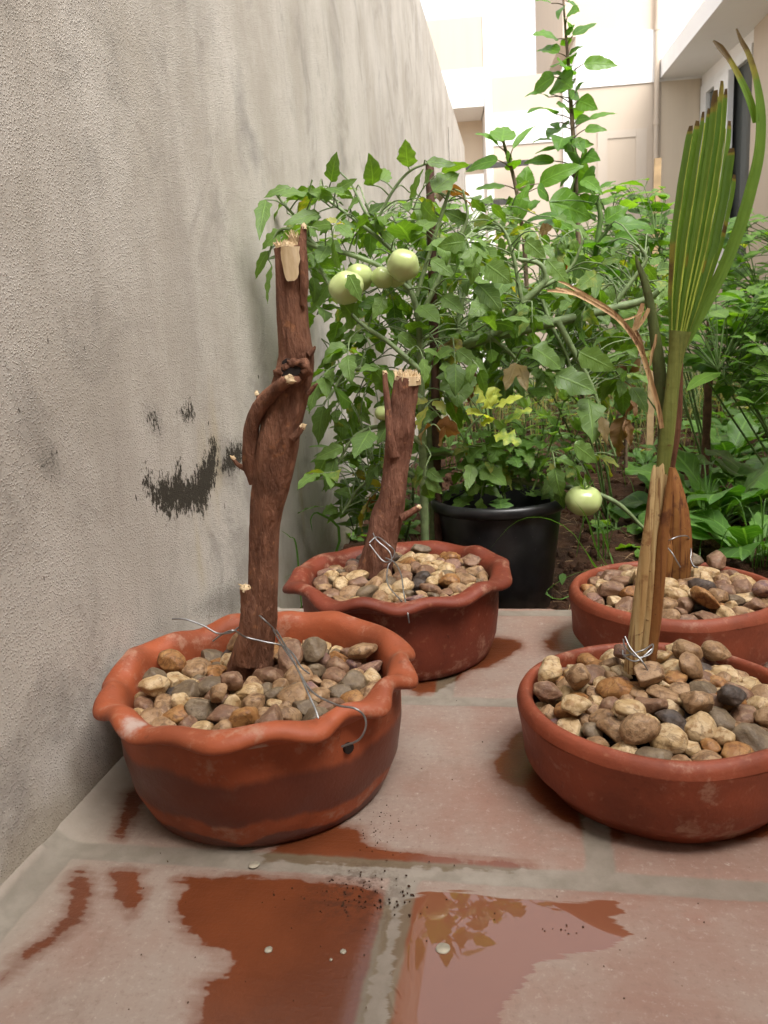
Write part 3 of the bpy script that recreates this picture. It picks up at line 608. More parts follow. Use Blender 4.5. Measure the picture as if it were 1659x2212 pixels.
# wet soil under the pebbles
MT['wetsoil'] = simple('wet dark soil', (.028, .016, .010), .6, 60, .5, 120, 1., .004)
for c, r, z, l in ((FL, .143, .088, 'front scalloped pot'), (BL, .145, .098, 'rear scalloped pot'), (FRP, .1385, .078, 'front terracotta bowl'), (BRP, .1385, .083, 'rear terracotta bowl')):
    q = MB(); lathe(q, (*c, z), [(r, 0), (r*.7, .004), (r*.3, .008), (.0, .01)], 48, None, lambda i, a: .002*np.sin(4*a+i)); tag(q.build('potting_soil', MT['wetsoil'], origin=(*c, z)), 'dark wet soil between the pebbles of the '+l, 'soil', kind='stuff')

# ------------------------------------------------------------------ pebbles
def pebmat(name, c1, c2, c3, rough=.5, tl=0.):
    g = M(name); oi = g.n('ObjectInfo'); v = g.n('VectorMath', operation='ADD'); g.set(v, '#0', g.co()); sc = g.n('VectorMath', operation='SCALE'); cb = g.n('CombineXYZ'); 
    for k in 'XYZ': g.set(cb, k, oi.outputs['Random'])
    g.set(sc, '#0', cb.outputs[0]); sc.inputs['Scale'].default_value = 9.; g.set(v, '#1', sc.outputs[0]); v = v.outputs[0]
    n1 = g.noise(v, 55, 5, .6, .6); n2 = g.noise(v, 260, 4, .65); n3 = g.noise(v, 120, 3)
    c = g.mix(g.ss(n1, .40, .58), c1, c2); c = g.mix(g.ss(n3, .50, .66, 0., .85), c, c3); vn = g.ss(g.math('ABSOLUTE', g.math('SUBTRACT', g.noise(v, 40, 3, .5, 1.), .5)), .0, .025, .5, 0.); c = g.mix(vn, c, tuple(x*.45 for x in c3)); c = g.mix(g.ss(n2, .58, .70, 0., .65), c, tuple(x*.3 for x in c1))
    return g.done(g.bsdf(c, g.math('MULTIPLY_ADD', n2, .3, rough-.1), g.bump(g.math('ADD', n2, n3), .7, .0016), .4, Subsurface_Weight=.0))
PEB = [('cream', pebmat('cream pebble', (.49, .36, .21), (.40, .27, .13), (.25, .135, .05))),
       ('tan', pebmat('tan pebble', (.34, .215, .115), (.25, .145, .07), (.145, .075, .035))),
       ('grey', pebmat('grey pebble', (.165, .118, .072), (.115, .078, .046), (.20, .145, .085))),
       ('amber', pebmat('amber pebble', (.33, .17, .06), (.26, .115, .035), (.15, .06, .02))),
       ('dark', pebmat('dark pebble', (.062, .046, .037), (.09, .064, .05), (.042, .03, .025))),
       ('brown', pebmat('brown pebble', (.21, .115, .065), (.15, .075, .043), (.27, .17, .10))),
       ('pinkish', pebmat('pinkish pebble', (.26, .15, .10), (.20, .105, .07), (.14, .07, .075)))]
def pebble_mesh(r, sub=3):
    V = ICO[sub][0].copy(); ph = rng.uniform(0, 50, 3)
    for _ in range(rng.integers(4, 10)):                       # worn flats
        n = nrm(rng.standard_normal(3)); d = rng.uniform(.55, .88); h = V@n; V -= np.clip(h-d, 0, None)[:, None]*n*rng.uniform(.7, .95)
    f1 = rng.uniform(.08, .2)
    V *= np.array([1+f1*mn.noise(Vector(v*1.1+ph))+.06*mn.noise(Vector(v*2.6+ph))+.02*mn.noise(Vector(v*6+ph)) for v in V])[:, None]
    V *= np.array([rng.uniform(1.02, 1.42), rng.uniform(.9, 1.12), rng.uniform(.62, .92)]); return V*r
def settle(c, R, zf, mound, N, rmean, keep, rs):
    r = np.clip(rs.lognormal(math.log(rmean), .22, N), rmean*.6, rmean*1.3); a = rs.uniform(0, 6.28, N); q = R*np.sqrt(rs.random(N))*.95
    P = np.stack([q*np.cos(a), q*np.sin(a), zf+.02+rs.random(N)*.05], -1)
    for it in range(420):
        P[:, 2] -= .0012
        for _ in range(2):
            D = P[:, None]-P[None]; d = np.linalg.norm(D, axis=2)+1e-9; mn_ = (r[:, None]+r[None])*.93; ov = np.clip(mn_-d, 0, None); np.fill_diagonal(ov, 0); P += (D/d[..., None]*ov[..., None]).sum(1)*.32
            rho = np.hypot(P[:, 0], P[:, 1])+1e-9; lim = R-r*.9; k = np.clip(rho-lim, 0, None); P[:, :2] -= P[:, :2]/rho[:, None]*k[:, None]
            fl = zf+mound*np.clip(1-(rho/R)**2, 0, 1)+r*.55; P[:, 2] = np.maximum(P[:, 2], fl)
            for (kc, kr) in keep:
                dv = P[:, :2]-kc; dd = np.linalg.norm(dv, axis=1)+1e-9; s = np.clip(kr+r*.9-dd, 0, None); P[:, :2] += dv/dd[:, None]*s[:, None]
    P[:, 0] += c[0]; P[:, 1] += c[1]; return P, r
ROUGHZ = {0: 'front', 1: 'right', 2: 'back', 3: 'left'}
used = {}
ALLP = []
def pebbles(c, R, zf, mound, N, rmean, keep, wts, potname, group, seed):
    rs = np.random.default_rng(seed); P, r = settle(c, R, zf, mound, N, rmean, keep, rs)
    for i in range(N):
        ki = rs.choice(len(PEB), p=np.array(wts)/sum(wts)); V = pebble_mesh(r[i]); a = rs.uniform(0, 6.28); tl = rs.normal(0, .35, 2)
        Rz = np.array(Matrix.Rotation(a, 3, 'Z') @ Matrix.Rotation(tl[0], 3, 'X') @ Matrix.Rotation(tl[1], 3, 'Y')); V = V@Rz.T
        dx, dy = P[i][0]-c[0], P[i][1]-c[1]; rho = math.hypot(dx, dy)/R; size = 'small' if r[i] < rmean*.8 else 'large' if r[i] > rmean*1.22 else 'medium'
        side = ['right', 'right rear', 'rear', 'left rear', 'left', 'left front', 'front', 'right front'][int(((math.atan2(dy, dx)+math.pi/8) % (2*math.pi))/(math.pi/4))]
        zone = ('along the %s rim' % side) if rho > .68 else ('midway to the %s rim' % side) if rho > .36 else 'beside the middle plant'
        vis = r[i]/np.linalg.norm(P[i]-CAM)*(1 if P[i][2] > zf+r[i]*.5 else .8)*(.3 if ((P[i][:2]-np.array(c))@nrm(CAM[:2]-np.array(c)) > R*.8) else 1)
        ALLP.append((vis, V, P[i], ki, '%s %s pebble %s of the %s' % (size, PEB[ki][0], zone, potname), group))
pebbles(FL, .144, .104, .012, 122, .0128, [(np.array([-.028, .04]), .034), (np.array([-.036, .012]), .022)], [6, 8, 5, 2, 2, 4, 1], 'front scalloped pot', 'pebbles in the front scalloped pot', 11)
pebbles(BL, .144, .108, .020, 100, .0136, [(np.array([-.035, .005]), .028)], [5, 8, 3, 2, 2, 5, 2], 'rear scalloped pot', 'pebbles in the rear scalloped pot', 12)
pebbles(FRP, .139, .074, .030, 126, .0130, [(np.array([-.012, .025]), .020)], [9, 8, 2, 4, .7, 3, 2], 'front bowl', 'pebbles in the front terracotta bowl', 13)
pebbles(BRP, .139, .082, .030, 92, .0142, [(np.array([.0, .02]), .03)], [6, 8, 2, 3, .7, 5, 2], 'rear bowl', 'pebbles in the rear terracotta bowl', 14)
ALLP.sort(key=lambda p: -p[0]); rest = MB(); ri = []
for k, (vis, V, P, ki, lab, grp) in enumerate(ALLP):
    if k < 298:
        q = MB(); q.add(V+P, T=ICO[3][1]); tag(q.build('pebble', PEB[ki][1], origin=P, attr=None), lab, 'pebble', grp)
    else: rest.add(V+P, T=ICO[3][1]); ri += [ki]*len(ICO[3][1])
tag(rest.build('small_pebbles', [m_ for _, m_ in PEB], attr=None, mi=ri), 'smallest and deepest pebbles filling in between the larger ones in the four pots', 'pebbles', kind='stuff')

# ------------------------------------------------------------------ bark and stumps
def bark(name, c1, c2, c3):
    g = M(name); v = g.co(); n1 = g.noise(g.map(v, (70, 70, 14)), 1., 5, .65); n2 = g.noise(v, 22, 4); n3 = g.noise(g.map(v, (260, 260, 60)), 1., 4, .7); n4 = g.noise(v, 75, 3)
    c = g.mix(g.ss(n1, .32, .68), c1, c2); c = g.mix(g.ss(n2, .5, .75, 0., .6), c, c3); c = g.mix(g.ss(n4, .60, .72, 0., .6), c, (.38, .17, .08)); c = g.mix(g.ss(n3, .60, .75, 0., .45), c, tuple(x*.4 for x in c1))
    return g.done(g.bsdf(c, .72, g.bump(g.math('ADD', n1, g.math('MULTIPLY', n3, .8)), 1., .008), .2))
MT['bark'] = bark('red brown bark', (.14, .06, .035), (.29, .135, .08), (.075, .034, .021)); MT['bark2'] = bark('lighter red bark', (.15, .062, .038), (.27, .125, .08), (.10, .046, .03))
g = M('fresh cut wood'); v = g.co(); n1 = g.noise(g.map(v, (120, 120, 22)), 1., 5, .6); n2 = g.noise(v, 60, 3)
c = g.mix(g.ss(n1, .3, .7), (.50, .36, .20), (.64, .50, .32)); c = g.mix(g.ss(n2, .55, .75, 0., .5), c, (.38, .22, .10)); MT['cut'] = g.done(g.bsdf(c, .8, g.bump(n1, .6, .002), .2))
PXM = 1/1690.35
def limb(mb, pts, y, n=40, k=20, ny=None, rough=.10, seed=0., yoff=None):
    """pts: (px, py, half width px) along the limb at depth y"""
    P = np.array([Y(a, b, y+(0 if yoff is None else yoff[i])) for i, (a, b, h) in enumerate(pts)]); h = [p[2]*PXM*np.linalg.norm(q-CAM)*.985 for p, q in zip(pts, P)]
    P, r = smooth_path(P, n, h)
    def disp(u, a):
        o = np.zeros(np.broadcast(u, a).shape)
        for i in range(o.shape[0]):
            for j in range(o.shape[1]):
                ca, sa = math.cos(a[0, j]), math.sin(a[0, j]); q = (ca*1.2+seed, sa*1.2, u[i, 0]*6); o[i, j] = 1+rough*(mn.noise(q)*1.3+.7*mn.noise((ca*3.2+seed, sa*3.2, u[i, 0]*9))+.6*mn.noise((ca*7, sa*7+seed, u[i, 0]*12))+.45*mn.noise((ca*15, sa*15+seed, u[i, 0]*26)))
        return o
    tube(mb, P, r, k, disp=disp); return P, r
def splinters(mb, c, axis, r, n, l, rs=None):
    axis = nrm(axis); u = nrm(np.cross(axis, [.3, 1, .2])); v_ = np.cross(axis, u)
    for _ in range(n):
        a = rng.uniform(0, 6.28); q = r*math.sqrt(rng.random())*.95; p = c+(u*math.cos(a)+v_*math.sin(a))*q; d = nrm(axis+(u*rng.normal()+v_*rng.normal())*.28); L = l*rng.uniform(.3, 1.1)
        tube(mb, [p-d*.004, p+d*L*.5, p+d*L+rng.normal(0, .001, 3)], [rng.uniform(.0008, .0024), rng.uniform(.0005, .0015), .0002], 5)
ys = .865
st1 = empty('tree_stump', tuple(Y(540, 1480, ys)), 'tall gnarled brown stump with a looping side branch, planted in the front scalloped pot', 'stump', 'bare stumps planted in pots')
q = MB(); limb(q, [(528,1500,54),(533,1465,51),(548,1400,40),(562,1340,35),(569,1280,33),(571,1200,31),(573,1130,31),(580,1070,36),(588,1020,40),(598,960,45),(609,910,44),(622,860,42),(634,810,41),(640,772,38),(637,735,35),(632,680,33),(629,620,31),(627,560,30),(624,535,29)], ys, 200, 72, rough=.10, seed=1.)
q.build('trunk', MT['bark'], st1)
def sidelimb(name, pts, y, parent, mat_='bark', n=22, k=14, cut=True, rough=.12, yoff=None, cutlen=.0015, seed=3.):
    q = MB(); P, r = limb(q, pts, y, n, k, rough=rough, yoff=yoff, seed=seed); o = q.build(name, MT[mat_], parent)
    if cut:
        d = nrm(P[-1]-P[-3]); q = MB(); tube(q, [P[-1]-d*.002, P[-1]+d*cutlen, P[-1]+d*(cutlen+.0016)], [r[-1]*1.0, r[-1]*.97, r[-1]*.5], 12, disp=lambda u, a: 1+.12*np.sin(a*3+u*4)+.07*np.sin(a*7)); splinters(q, P[-1]+d*cutlen, d, r[-1]*.8, 8, r[-1]*.7); q.build('cut_end', MT['cut'], o)
    return o
sidelimb('side_branch', [(560,1035,26),(545,1000,22),(540,955,17),(546,915,16),(562,878,17),(588,848,15),(612,828,13),(626,820,11)], ys, st1, yoff=[0,-.005,-.012,-.016,-.02,-.024,-.03,-.036])
sidelimb('branch_stub', [(655,660,8),(657,620,9),(655,570,10),(653,530,9),(655,505,7),(656,490,6)], ys, st1, yoff=[-.008,-.012,-.012,-.01,-.008,-.008])
sidelimb('twig', [(546,1022,9),(530,1012,7),(514,1004,5),(503,990,3.6)], ys, st1, n=10, k=8, yoff=[-.01]*4)
sidelimb('twig', [(632,948,9),(643,936,8),(654,921,6)], ys, st1, n=10, k=8, yoff=[-.015]*3); sidelimb('twig', [(570,880,7),(560,862,5),(555,850,3)], ys, st1, n=10, k=8)
sidelimb('twig', [(665,850,7),(676,838,5),(686,828,2)], ys, st1, n=10, k=8, cut=False, yoff=[-.01]*3); sidelimb('twig', [(668,765,9),(676,757,5),(681,748,2)], ys, st1, n=10, k=8, cut=False, yoff=[-.01]*3)
sidelimb('basal_shoot', [(528,1425,30),(535,1385,25),(538,1345,20),(537,1310,17),(532,1288,13),(530,1270,12)], ys, st1, yoff=[-.022,-.027,-.03,-.03,-.032,-.034])
# knot hole and torn rim of the old branch
q = MB(); kc = Y(628, 800, ys-.021)
a = np.linspace(0, 6.283, 26, endpoint=False)
ring = np.array([Y(632+30*math.cos(t)*(1+.2*mn.noise((math.cos(t)*2, math.sin(t)*2, 4))), 805+19*math.sin(t)-8*math.cos(t), ys-.020-.006*mn.noise((math.cos(t)*3, math.sin(t)*3, 9))) for t in a])
tube(q, np.vstack([ring, ring[:1]]), .0058, 10, cap=False, disp=lambda u, a_: 1+.3*np.sin(u*37)+.22*np.sin(a_*3+u*50)); q.build('knot_rim', MT['bark'], st1)
q = MB(); tube(q, [kc+np.array([0, .004, 0]), kc+np.array([0, -.0035, .001])], [.013, .011], 18, disp=lambda u, a_: 1+.15*np.sin(3*a_)); q.build('knot_hole', MT['hole'], st1)
# stripped pale wood facing the viewer near the top, and the torn top
q = MB(); rows = [(532,606,648),(545,606,648),(560,607,646),(575,611,646),(590,613,645),(600,616,641),(607,620,634)]
V = []
for (py, xa, xb) in rows:
    for k in range(9):
        t = k/8; px = xa+(xb-xa)*t; V.append(Y(px+(4.5*mn.noise((k*.2, py*.08, 1)) if k in (0, 8) else 0)+1.5*mn.noise((px*.3, py*.3, 1)), py+(2*mn.noise((px*.2, 3, 1)) if py > 600 else 0), ys-.0135-.0068*math.sqrt(max(0, 1-((px-626)/31.)**2))))
q.add(np.array(V), gridQ(len(rows), 9)); q.build('exposed_wood', MT['cut'], st1)
q = MB(); tp = Y(624, 533, ys); tube(q, [tp-[0, 0, .004], tp+[0, 0, .0012]], [.0145, .0135], 20, disp=lambda u, a_: 1+.1*np.sin(4*a_)); splinters(q, tp, (0, 0, 1), .013, 110, .007); splinters(q, Y(634, 530, ys), (.1, 0, 1), .0045, 40, .016); splinters(q, Y(600, 532, ys), (-.4, 0, 1), .002, 9, .012); q.build('torn_top', MT['cut'], st1)

yb = 1.225
st2 = empty('tree_stump', tuple(Y(815, 1220, yb)), 'shorter reddish stump with a frayed pale top, planted in the rear scalloped pot', 'stump', 'bare stumps planted in pots')
q = MB(); limb(q, [(808,1240,38),(814,1210,37),(824,1170,35),(836,1120,33),(846,1080,30),(852,1040,28),(856,1000,27),(860,965,30),(864,930,31),(868,890,28),(874,850,27),(880,815,28)], yb, 140, 56, rough=.10, seed=5.); q.build('trunk', MT['bark2'], st2)
sidelimb('branch_stub', [(852,985,13),(846,950,11),(841,910,9),(837,870,7),(833,835,6),(831,805,5)], yb, st2, 'bark2', yoff=[-.015,-.02,-.018,-.016,-.014,-.014])
sidelimb('twig', [(868,1118,10),(882,1110,8),(895,1102,7),(905,1096,6)], yb, st2, 'bark2', n=12, k=10, yoff=[-.01]*4)
q = MB(); tp = Y(880, 816, yb); tube(q, [tp-[0, 0, .012], tp+[0, 0, .002]], [.0198, .0205], 22, disp=lambda u, a_: 1+.06*np.sin(5*a_)+.05*np.sin(11*a_)); splinters(q, tp, (.1, 0, 1), .0215, 150, .014); q.build('frayed_top', MT['cut'], st2)

# ------------------------------------------------------------------ tie wires
MT['wire'] = simple('galvanised wire', (.33, .33, .33), .38, 60, .3, 200, .1, metal=.85)
def wire(pts_list, label, r=.00105):
    q = MB()
    for P in pts_list: tube(q, smooth_path(P, 12*len(P)), r, 8)
    o = q.build('tie_wire', MT['wire'], origin=pts_list[0][0]); return tag(o, label, 'wire', 'tie wires round the plants')
def Yl(pts, yy): return [Y(a, b, (c if c is not None else yy)) for a, b, c in pts]
def ring_px(pts): return [Y(*p) for p in pts]
wire([ring_px([(372,1337,.80),(400,1338,.80),(440,1352,.80),(470,1368,.80),(500,1366,.80),(512,1358,.815)]),
      ring_px([(460,1385,.80),(480,1370,.80),(505,1362,.80),(530,1376,.815),(570,1386,.818),(610,1395,.82),(632,1412,.80),(650,1440,.78),(668,1455,.77)]),
      ring_px([(512,1358,.83),(525,1350,.86),(545,1343,.905),(585,1350,.905),(600,1368,.86),(585,1352,.83),(560,1329,.825)]),
      ring_px([(590,1360,.835),(610,1395,.79),(640,1440,.745),(672,1492,.70),(725,1522,.675),(765,1530,.665),(786,1546,.665),(790,1570,.662),(775,1598,.66),(738,1613,.662)]),
      ring_px([(598,1362,.835),(618,1398,.785),(645,1450,.735),(662,1490,.70),(680,1530,.68),(688,1552,.672)])],
     'galvanised wire tied round the tall stump and hooked over the front scalloped rim')
wire([ring_px([(798,1172,1.19),(815,1160,1.20),(838,1176,1.185),(852,1190,1.185),(846,1208,1.18),(828,1212,1.18),(798,1176,1.19)]),
      ring_px([(806,1152,1.195),(815,1168,1.18),(840,1190,1.175),(846,1210,1.17),(838,1225,1.16),(838,1262,1.12),(868,1300,1.08)]),
      ring_px([(833,1205,1.17),(852,1215,1.16),(866,1240,1.13),(872,1280,1.08),(880,1320,1.04),(884,1346,1.035)])], 'galvanised wire tied round the shorter stump and over its pot rim')

# ------------------------------------------------------------------ coconut seedlings
def straw(name, c1, c2, c3, sc=1.):
    g = M(name); v = g.co(); n1 = g.noise(g.map(v, (130*sc, 130*sc, 6)), 1., 4, .6); n2 = g.noise(v, 34, 4, .65); n3 = g.noise(v, 110, 3)
    c = g.mix(g.ss(n1, .3, .7), c1, c2); c = g.mix(g.ss(n2, .52, .68, 0., .75), c, c3); ln = g.noise(g.map(v, (260*sc, 260*sc, 4)), 1., 3, .6); c = g.mix(g.ss(ln, .56, .63, 0., .75), c, tuple(x*.8 for x in c3)); c = g.mix(g.ss(n3, .66, .72, 0., .7), c, (.10, .035, .015))
    return g.done(g.bsdf(c, .6, g.bump(g.math('ADD', n1, n3), .5, .002), .3))
MT['straw1'] = straw('dry palm sheath', (.50, .37, .18), (.36, .22, .085), (.17, .06, .02)); MT['straw2'] = straw('orange brown sheath', (.27, .125, .035), (.19, .07, .02), (.09, .028, .012)); MT['straw3'] = straw('dark dry sheath', (.11, .045, .022), (.17, .075, .04), (.06, .022, .012))
MT['petiole'] = straw('yellow green petiole', (.13, .15, .03), (.18, .19, .045), (.11, .13, .028)); MT['petiole2'] = straw('dark green spear', (.065, .085, .022), (.10, .125, .035), (.05, .05, .018)); MT['drystrip'] = straw('dried palm strip', (.52, .36, .17), (.40, .24, .12), (.26, .12, .06))
yp = .875
s3 = empty('coconut_seedling', tuple(Y(1378, 1420, yp)), 'coconut seedling with one upright pleated green leaf, tied in the front terracotta bowl', 'seedling', 'coconut seedlings in bowls')
def sheath(name, pts, y, parent, mat_, n=40, k=20, yoff=None, rough=.05, flat=.7, seed=2.):
    P = np.array([Y(a, b, y+(0 if yoff is None else yoff[i])) for i, (a, b, h) in enumerate(pts)]); h = [p[2]*PXM*np.linalg.norm(q_-CAM) for p, q_ in zip(pts, P)]
    P, r = smooth_path(P, n, h); q = MB(); tube(q, P, r, k, ref=[1, 0, 0], disp=lambda u, a: (1-(1-flat)*np.sin(a)**2)*(1+rough*np.sin(a*2+u*5+seed)+rough*.8*np.sin(a*5+seed+u*2))); return q.build(name, MT[mat_], parent)
sheath('sheath', [(1376,1450,26),(1382,1410,27),(1391,1340,28),(1401,1240,26),(1411,1150,22),(1422,1070,17),(1431,1010,12),(1436,985,5)], yp, s3, 'straw1', rough=.09)
sheath('outer_sheath', [(1366,1455,10),(1371,1400,12),(1380,1320,13),(1390,1220,12),(1401,1130,9),(1411,1030,5),(1414,1005,2)], yp-.02, s3, 'straw1')
sheath('inner_sheath', [(1404,1440,10),(1415,1340,12),(1424,1250,12),(1432,1160,12),(1442,1090,9),(1450,1010,4)], yp-.008, s3, 'straw2')
sheath('petiole', [(1418,1090,9),(1430,1020,13),(1438,960,15),(1445,900,15),(1452,840,14),(1459,780,15),(1465,745,18),(1470,715,21)], yp, s3, 'petiole', flat=.55)
sheath('spear_leaf', [(1428,1010,9),(1433,930,11),(1430,860,13),(1423,790,13),(1414,720,11),(1403,650,9),(1390,600,7),(1380,575,5),(1373,552,2)], yp, s3, 'petiole2', yoff=[.01]*9, flat=.6)
sheath('dry_strip', [(1452,1010,5),(1460,940,9),(1466,880,8),(1470,800,5),(1473,745,3)], yp, s3, 'straw3', yoff=[.012]*5, flat=.4, n=30, k=12)
q = MB()
def rib(mb, pts, y, n=30, age=0., fold=.3, face=(0, -1, .1), rnd=.5, yoff=0., nh=2, cup=0., wf=1.):
    P = np.array([Y(p[0], p[1], y+(p[3] if len(p) > 3 else yoff)) for p in pts]); h = [p[2]*PXM*np.linalg.norm(a-CAM)*wf*1.18 for p, a in zip(pts, P)]; P, r = smooth_path(P, n, h)
    ribbon(mb, P, r, face, fold, nh, rnd, age, cup=cup)
tip = lambda n, a0, a1: np.concatenate([np.zeros(int(n*a0)), np.linspace(0, a1*1.7, n-int(n*a0))])
LB = np.array([(1447,742),(1444,640),(1449,520),(1465,400),(1488,268),(1500,170)]); RB = np.array([(1484,744),(1524,640),(1562,530),(1586,420),(1602,300),(1608,170)])
def fanpt(f, y):
    xl = np.interp(-y, -LB[:, 1], LB[:, 0]); xr = np.interp(-y, -RB[:, 1], RB[:, 0]); return xl+(xr-xl)*f
TOPF = [0, .1, .2, .26, .34, .42, .48, .56, .64, .70, .78, .86, 1.]; TOPY = [270, 262, 266, 236, 232, 205, 174, 168, 178, 236, 268, 330, 400]
NP = 10
for k in range(NP):
    f = (k+.5)/NP; yt = np.interp(f, TOPF, TOPY)+rng.uniform(-4, 7); yy = np.linspace(742, yt, 46); xx_ = np.array([fanpt(f, v_) for v_ in yy]); sg = 1 if k % 2 else -1
    wpx = np.array([(fanpt(f+.5/NP, v_)-fanpt(f-.5/NP, v_)) for v_ in yy])*.56+.6
    if k in (2, 6): wpx *= np.interp(yy, [260, 330, 420, 560], [.62, .55, .7, 1.])
    wpx[-3:] *= [.95, .8, .55]
    P = np.array([Y(a, b, yp+sg*.0016+.006*(abs(f-.5)*2)**2) for a, b in zip(xx_, yy)]); u_ = np.linspace(0, 1, 46); ag_ = .05+np.clip((u_-(.955 if k not in (4, 5) else .90))/.045, 0, 1)*(1.4 if k not in (4, 5) else .75)
    for _ in range(1 if k in (0, 3, 7, 9) else 0): ag_ = ag_+rng.uniform(.3, .95)*np.exp(-((u_-rng.uniform(.25, .9))/rng.uniform(.012, .05))**2)
    if k == 0: ag_ = ag_+.8*np.exp(-((u_-.32)/.09)**2)
    ribbon(q, P, wpx*PXM*.90, (sg*.75+(f-.5)*.6, -1, 0), .2, 2, rng.random(), np.clip(ag_, 0, 1.6))
rib(q, [(1482,746,4),(1519,660,11),(1556,583,12),(1593,490,12),(1618,405,11),(1635,330,10),(1639,250,9),(1632,180,6),(1615,120,5),(1600,90,4),(1590,62,1.5)], yp, 50, np.concatenate([np.zeros(31), np.linspace(.1, 1.6, 19)]), .5, (.5, -1, 0), .5, .0)
rib(q, [(1632,265,6),(1617,215,6),(1598,172,5),(1575,130,4),(1555,104,5),(1540,88,1.5)], yp, 30, np.concatenate([np.zeros(10), np.linspace(.1, 1.6, 20)]), .4, (.3, -1, 0), .6, .0)
q.build('leaf_blade', MT['palm'], s3)
q = MB()
for k, w_ in ((1, 1.), (3, 1.4), (5, 1.2), (6, .8), (7, 1.4), (9, 1.)):
    f = k/NP; yt = max(np.interp(f-.03, TOPF, TOPY), np.interp(f+.03, TOPF, TOPY))+30; yy = np.linspace(742, yt, 30); P = np.array([Y(fanpt(f, v_)+.8*mn.noise((v_*.02, k, 0)), v_, yp-.0035+.006*(abs(f-.5)*2)**2) for v_ in yy]); tube(q, P, np.linspace(.0009, .0004, 30)*w_, 6)
g_ = simple('yellow green rib', (.30, .36, .05), .45, 30, .3); q.build('leaf_rib', g_, s3)
q = MB()
for k, (pts, oy) in enumerate([([(1430,925,6),(1422,880,7),(1405,820,7),(1390,770,7),(1374,735,6),(1350,700,5),(1310,665,6),(1260,640,7),(1215,630,6),(1182,629,3)], -.006), ([(1390,770,4),(1368,730,5),(1335,690,5),(1280,655,5),(1230,630,5),(1200,622,2)], -.012), ([(1384,755,4),(1355,712,5),(1310,668,5),(1255,632,5),(1225,615,4),(1206,608,2)], .002), ([(1345,692,3),(1362,688,3),(1378,680,2),(1392,672,1)], -.006),
    ([(1392,770,5),(1382,735,6),(1371,715,5),(1366,708,4)], .0), ([(1368,716,5),(1378,690,7),(1386,668,7),(1389,655,5)], -.002), ([(1370,716,4),(1386,697,6),(1398,676,6),(1402,666,4)], .004), ([(1405,790,3),(1408,765,4),(1415,742,4),(1418,722,3)], .002)]):
    rib(q, pts, yp, 26, 0, .5, (-.3, -1, .5), .5, oy, wf=.62)
q.build('dried_leaf', MT['drystrip'], s3)
wire([ring_px([(1346,1380,.845),(1352,1400,.842),(1378,1420,.84),(1405,1412,.845),(1410,1392,.86),(1390,1404,.842),(1350,1416,.842),(1345,1405,.85)]), ring_px([(1350,1375,.85),(1362,1400,.84),(1388,1430,.83),(1402,1452,.83)]), ring_px([(1346,1418,.845),(1375,1428,.838),(1408,1402,.85)])], 'galvanised wire wrapped low round the seedling in the front bowl', .00095)
yq = 1.235
s4 = empty('coconut_seedling', tuple(Y(1462, 1225, yq)), 'cut coconut seedling reduced to a tapering orange brown sheath, in the rear terracotta bowl', 'seedling', 'coconut seedlings in bowls')
sheath('sheath', [(1458,1250,26),(1462,1210,28),(1463,1150,27),(1461,1100,24),(1456,1050,17),(1451,1015,9),(1448,995,3)], yq, s4, 'straw2', rough=.06)
sheath('outer_sheath', [(1432,1260,12),(1436,1215,15),(1438,1180,14),(1436,1150,8),(1434,1130,3)], yq-.02, s4, 'straw2')
wire([ring_px([(1437,1172,1.20),(1450,1165,1.19),(1470,1158,1.20),(1487,1160,1.22),(1490,1180,1.24)]), ring_px([(1436,1178,1.20),(1450,1192,1.185),(1462,1212,1.18),(1470,1225,1.18)]), ring_px([(1489,1178,1.235),(1493,1190,1.22),(1492,1208,1.21),(1498,1222,1.2),(1508,1226,1.2)])], 'galvanised wire tied round the orange brown sheath in the rear bowl')

# ------------------------------------------------------------------ black plastic tub
BK = (.45, 1.605, SOILZ-.005)
g = M('black plastic'); v = g.co(); n1 = g.noise(v, 25, 4); n2 = g.noise(v, 260, 3); xyz = g.n('SeparateXYZ'); g.set(xyz, 'Vector', v)
c = g.mix(g.ss(n1, .4, .75), (.010, .010, .011), (.022, .022, .024)); c = g.mix(g.ss(n2, .68, .75, 0., .5), c, (.12, .115, .11)); c = g.mix(g.math('MULTIPLY', g.ss(xyz.outputs[2], .06, .0), g.ss(n1, .4, .6)), c, (.085, .07, .055))
MT['blackp'] = g.done(g.bsdf(c, .36, g.bump(n2, .15, .0006), .45))
kt = empty('plastic_tub', BK, 'black plastic tub of leafy plants standing on the soil behind the pots', 'pot')
q = MB(); lathe(q, BK, [(0, .002), (.098, .002), (.102, .006), (.126, .205), (.1265, .2195)], 96); q.build('body', MT['blackp'], kt)
q = MB(); lathe(q, BK, [(.1268, .212), (.135, .213), (.139, .218), (.141, .226), (.139, .234), (.133, .237), (.127, .235), (.1235, .226), (.120, .16)], 96); q.build('rim', MT['blackp'], kt)
q = MB(); lathe(q, (BK[0], BK[1], BK[2]+.185), [(.122, 0), (.06, .006), (0, .01)], 40, None, lambda i, a: .003*np.sin(5*a+i)); q.build('soil_fill', MT['wetsoil'], kt)

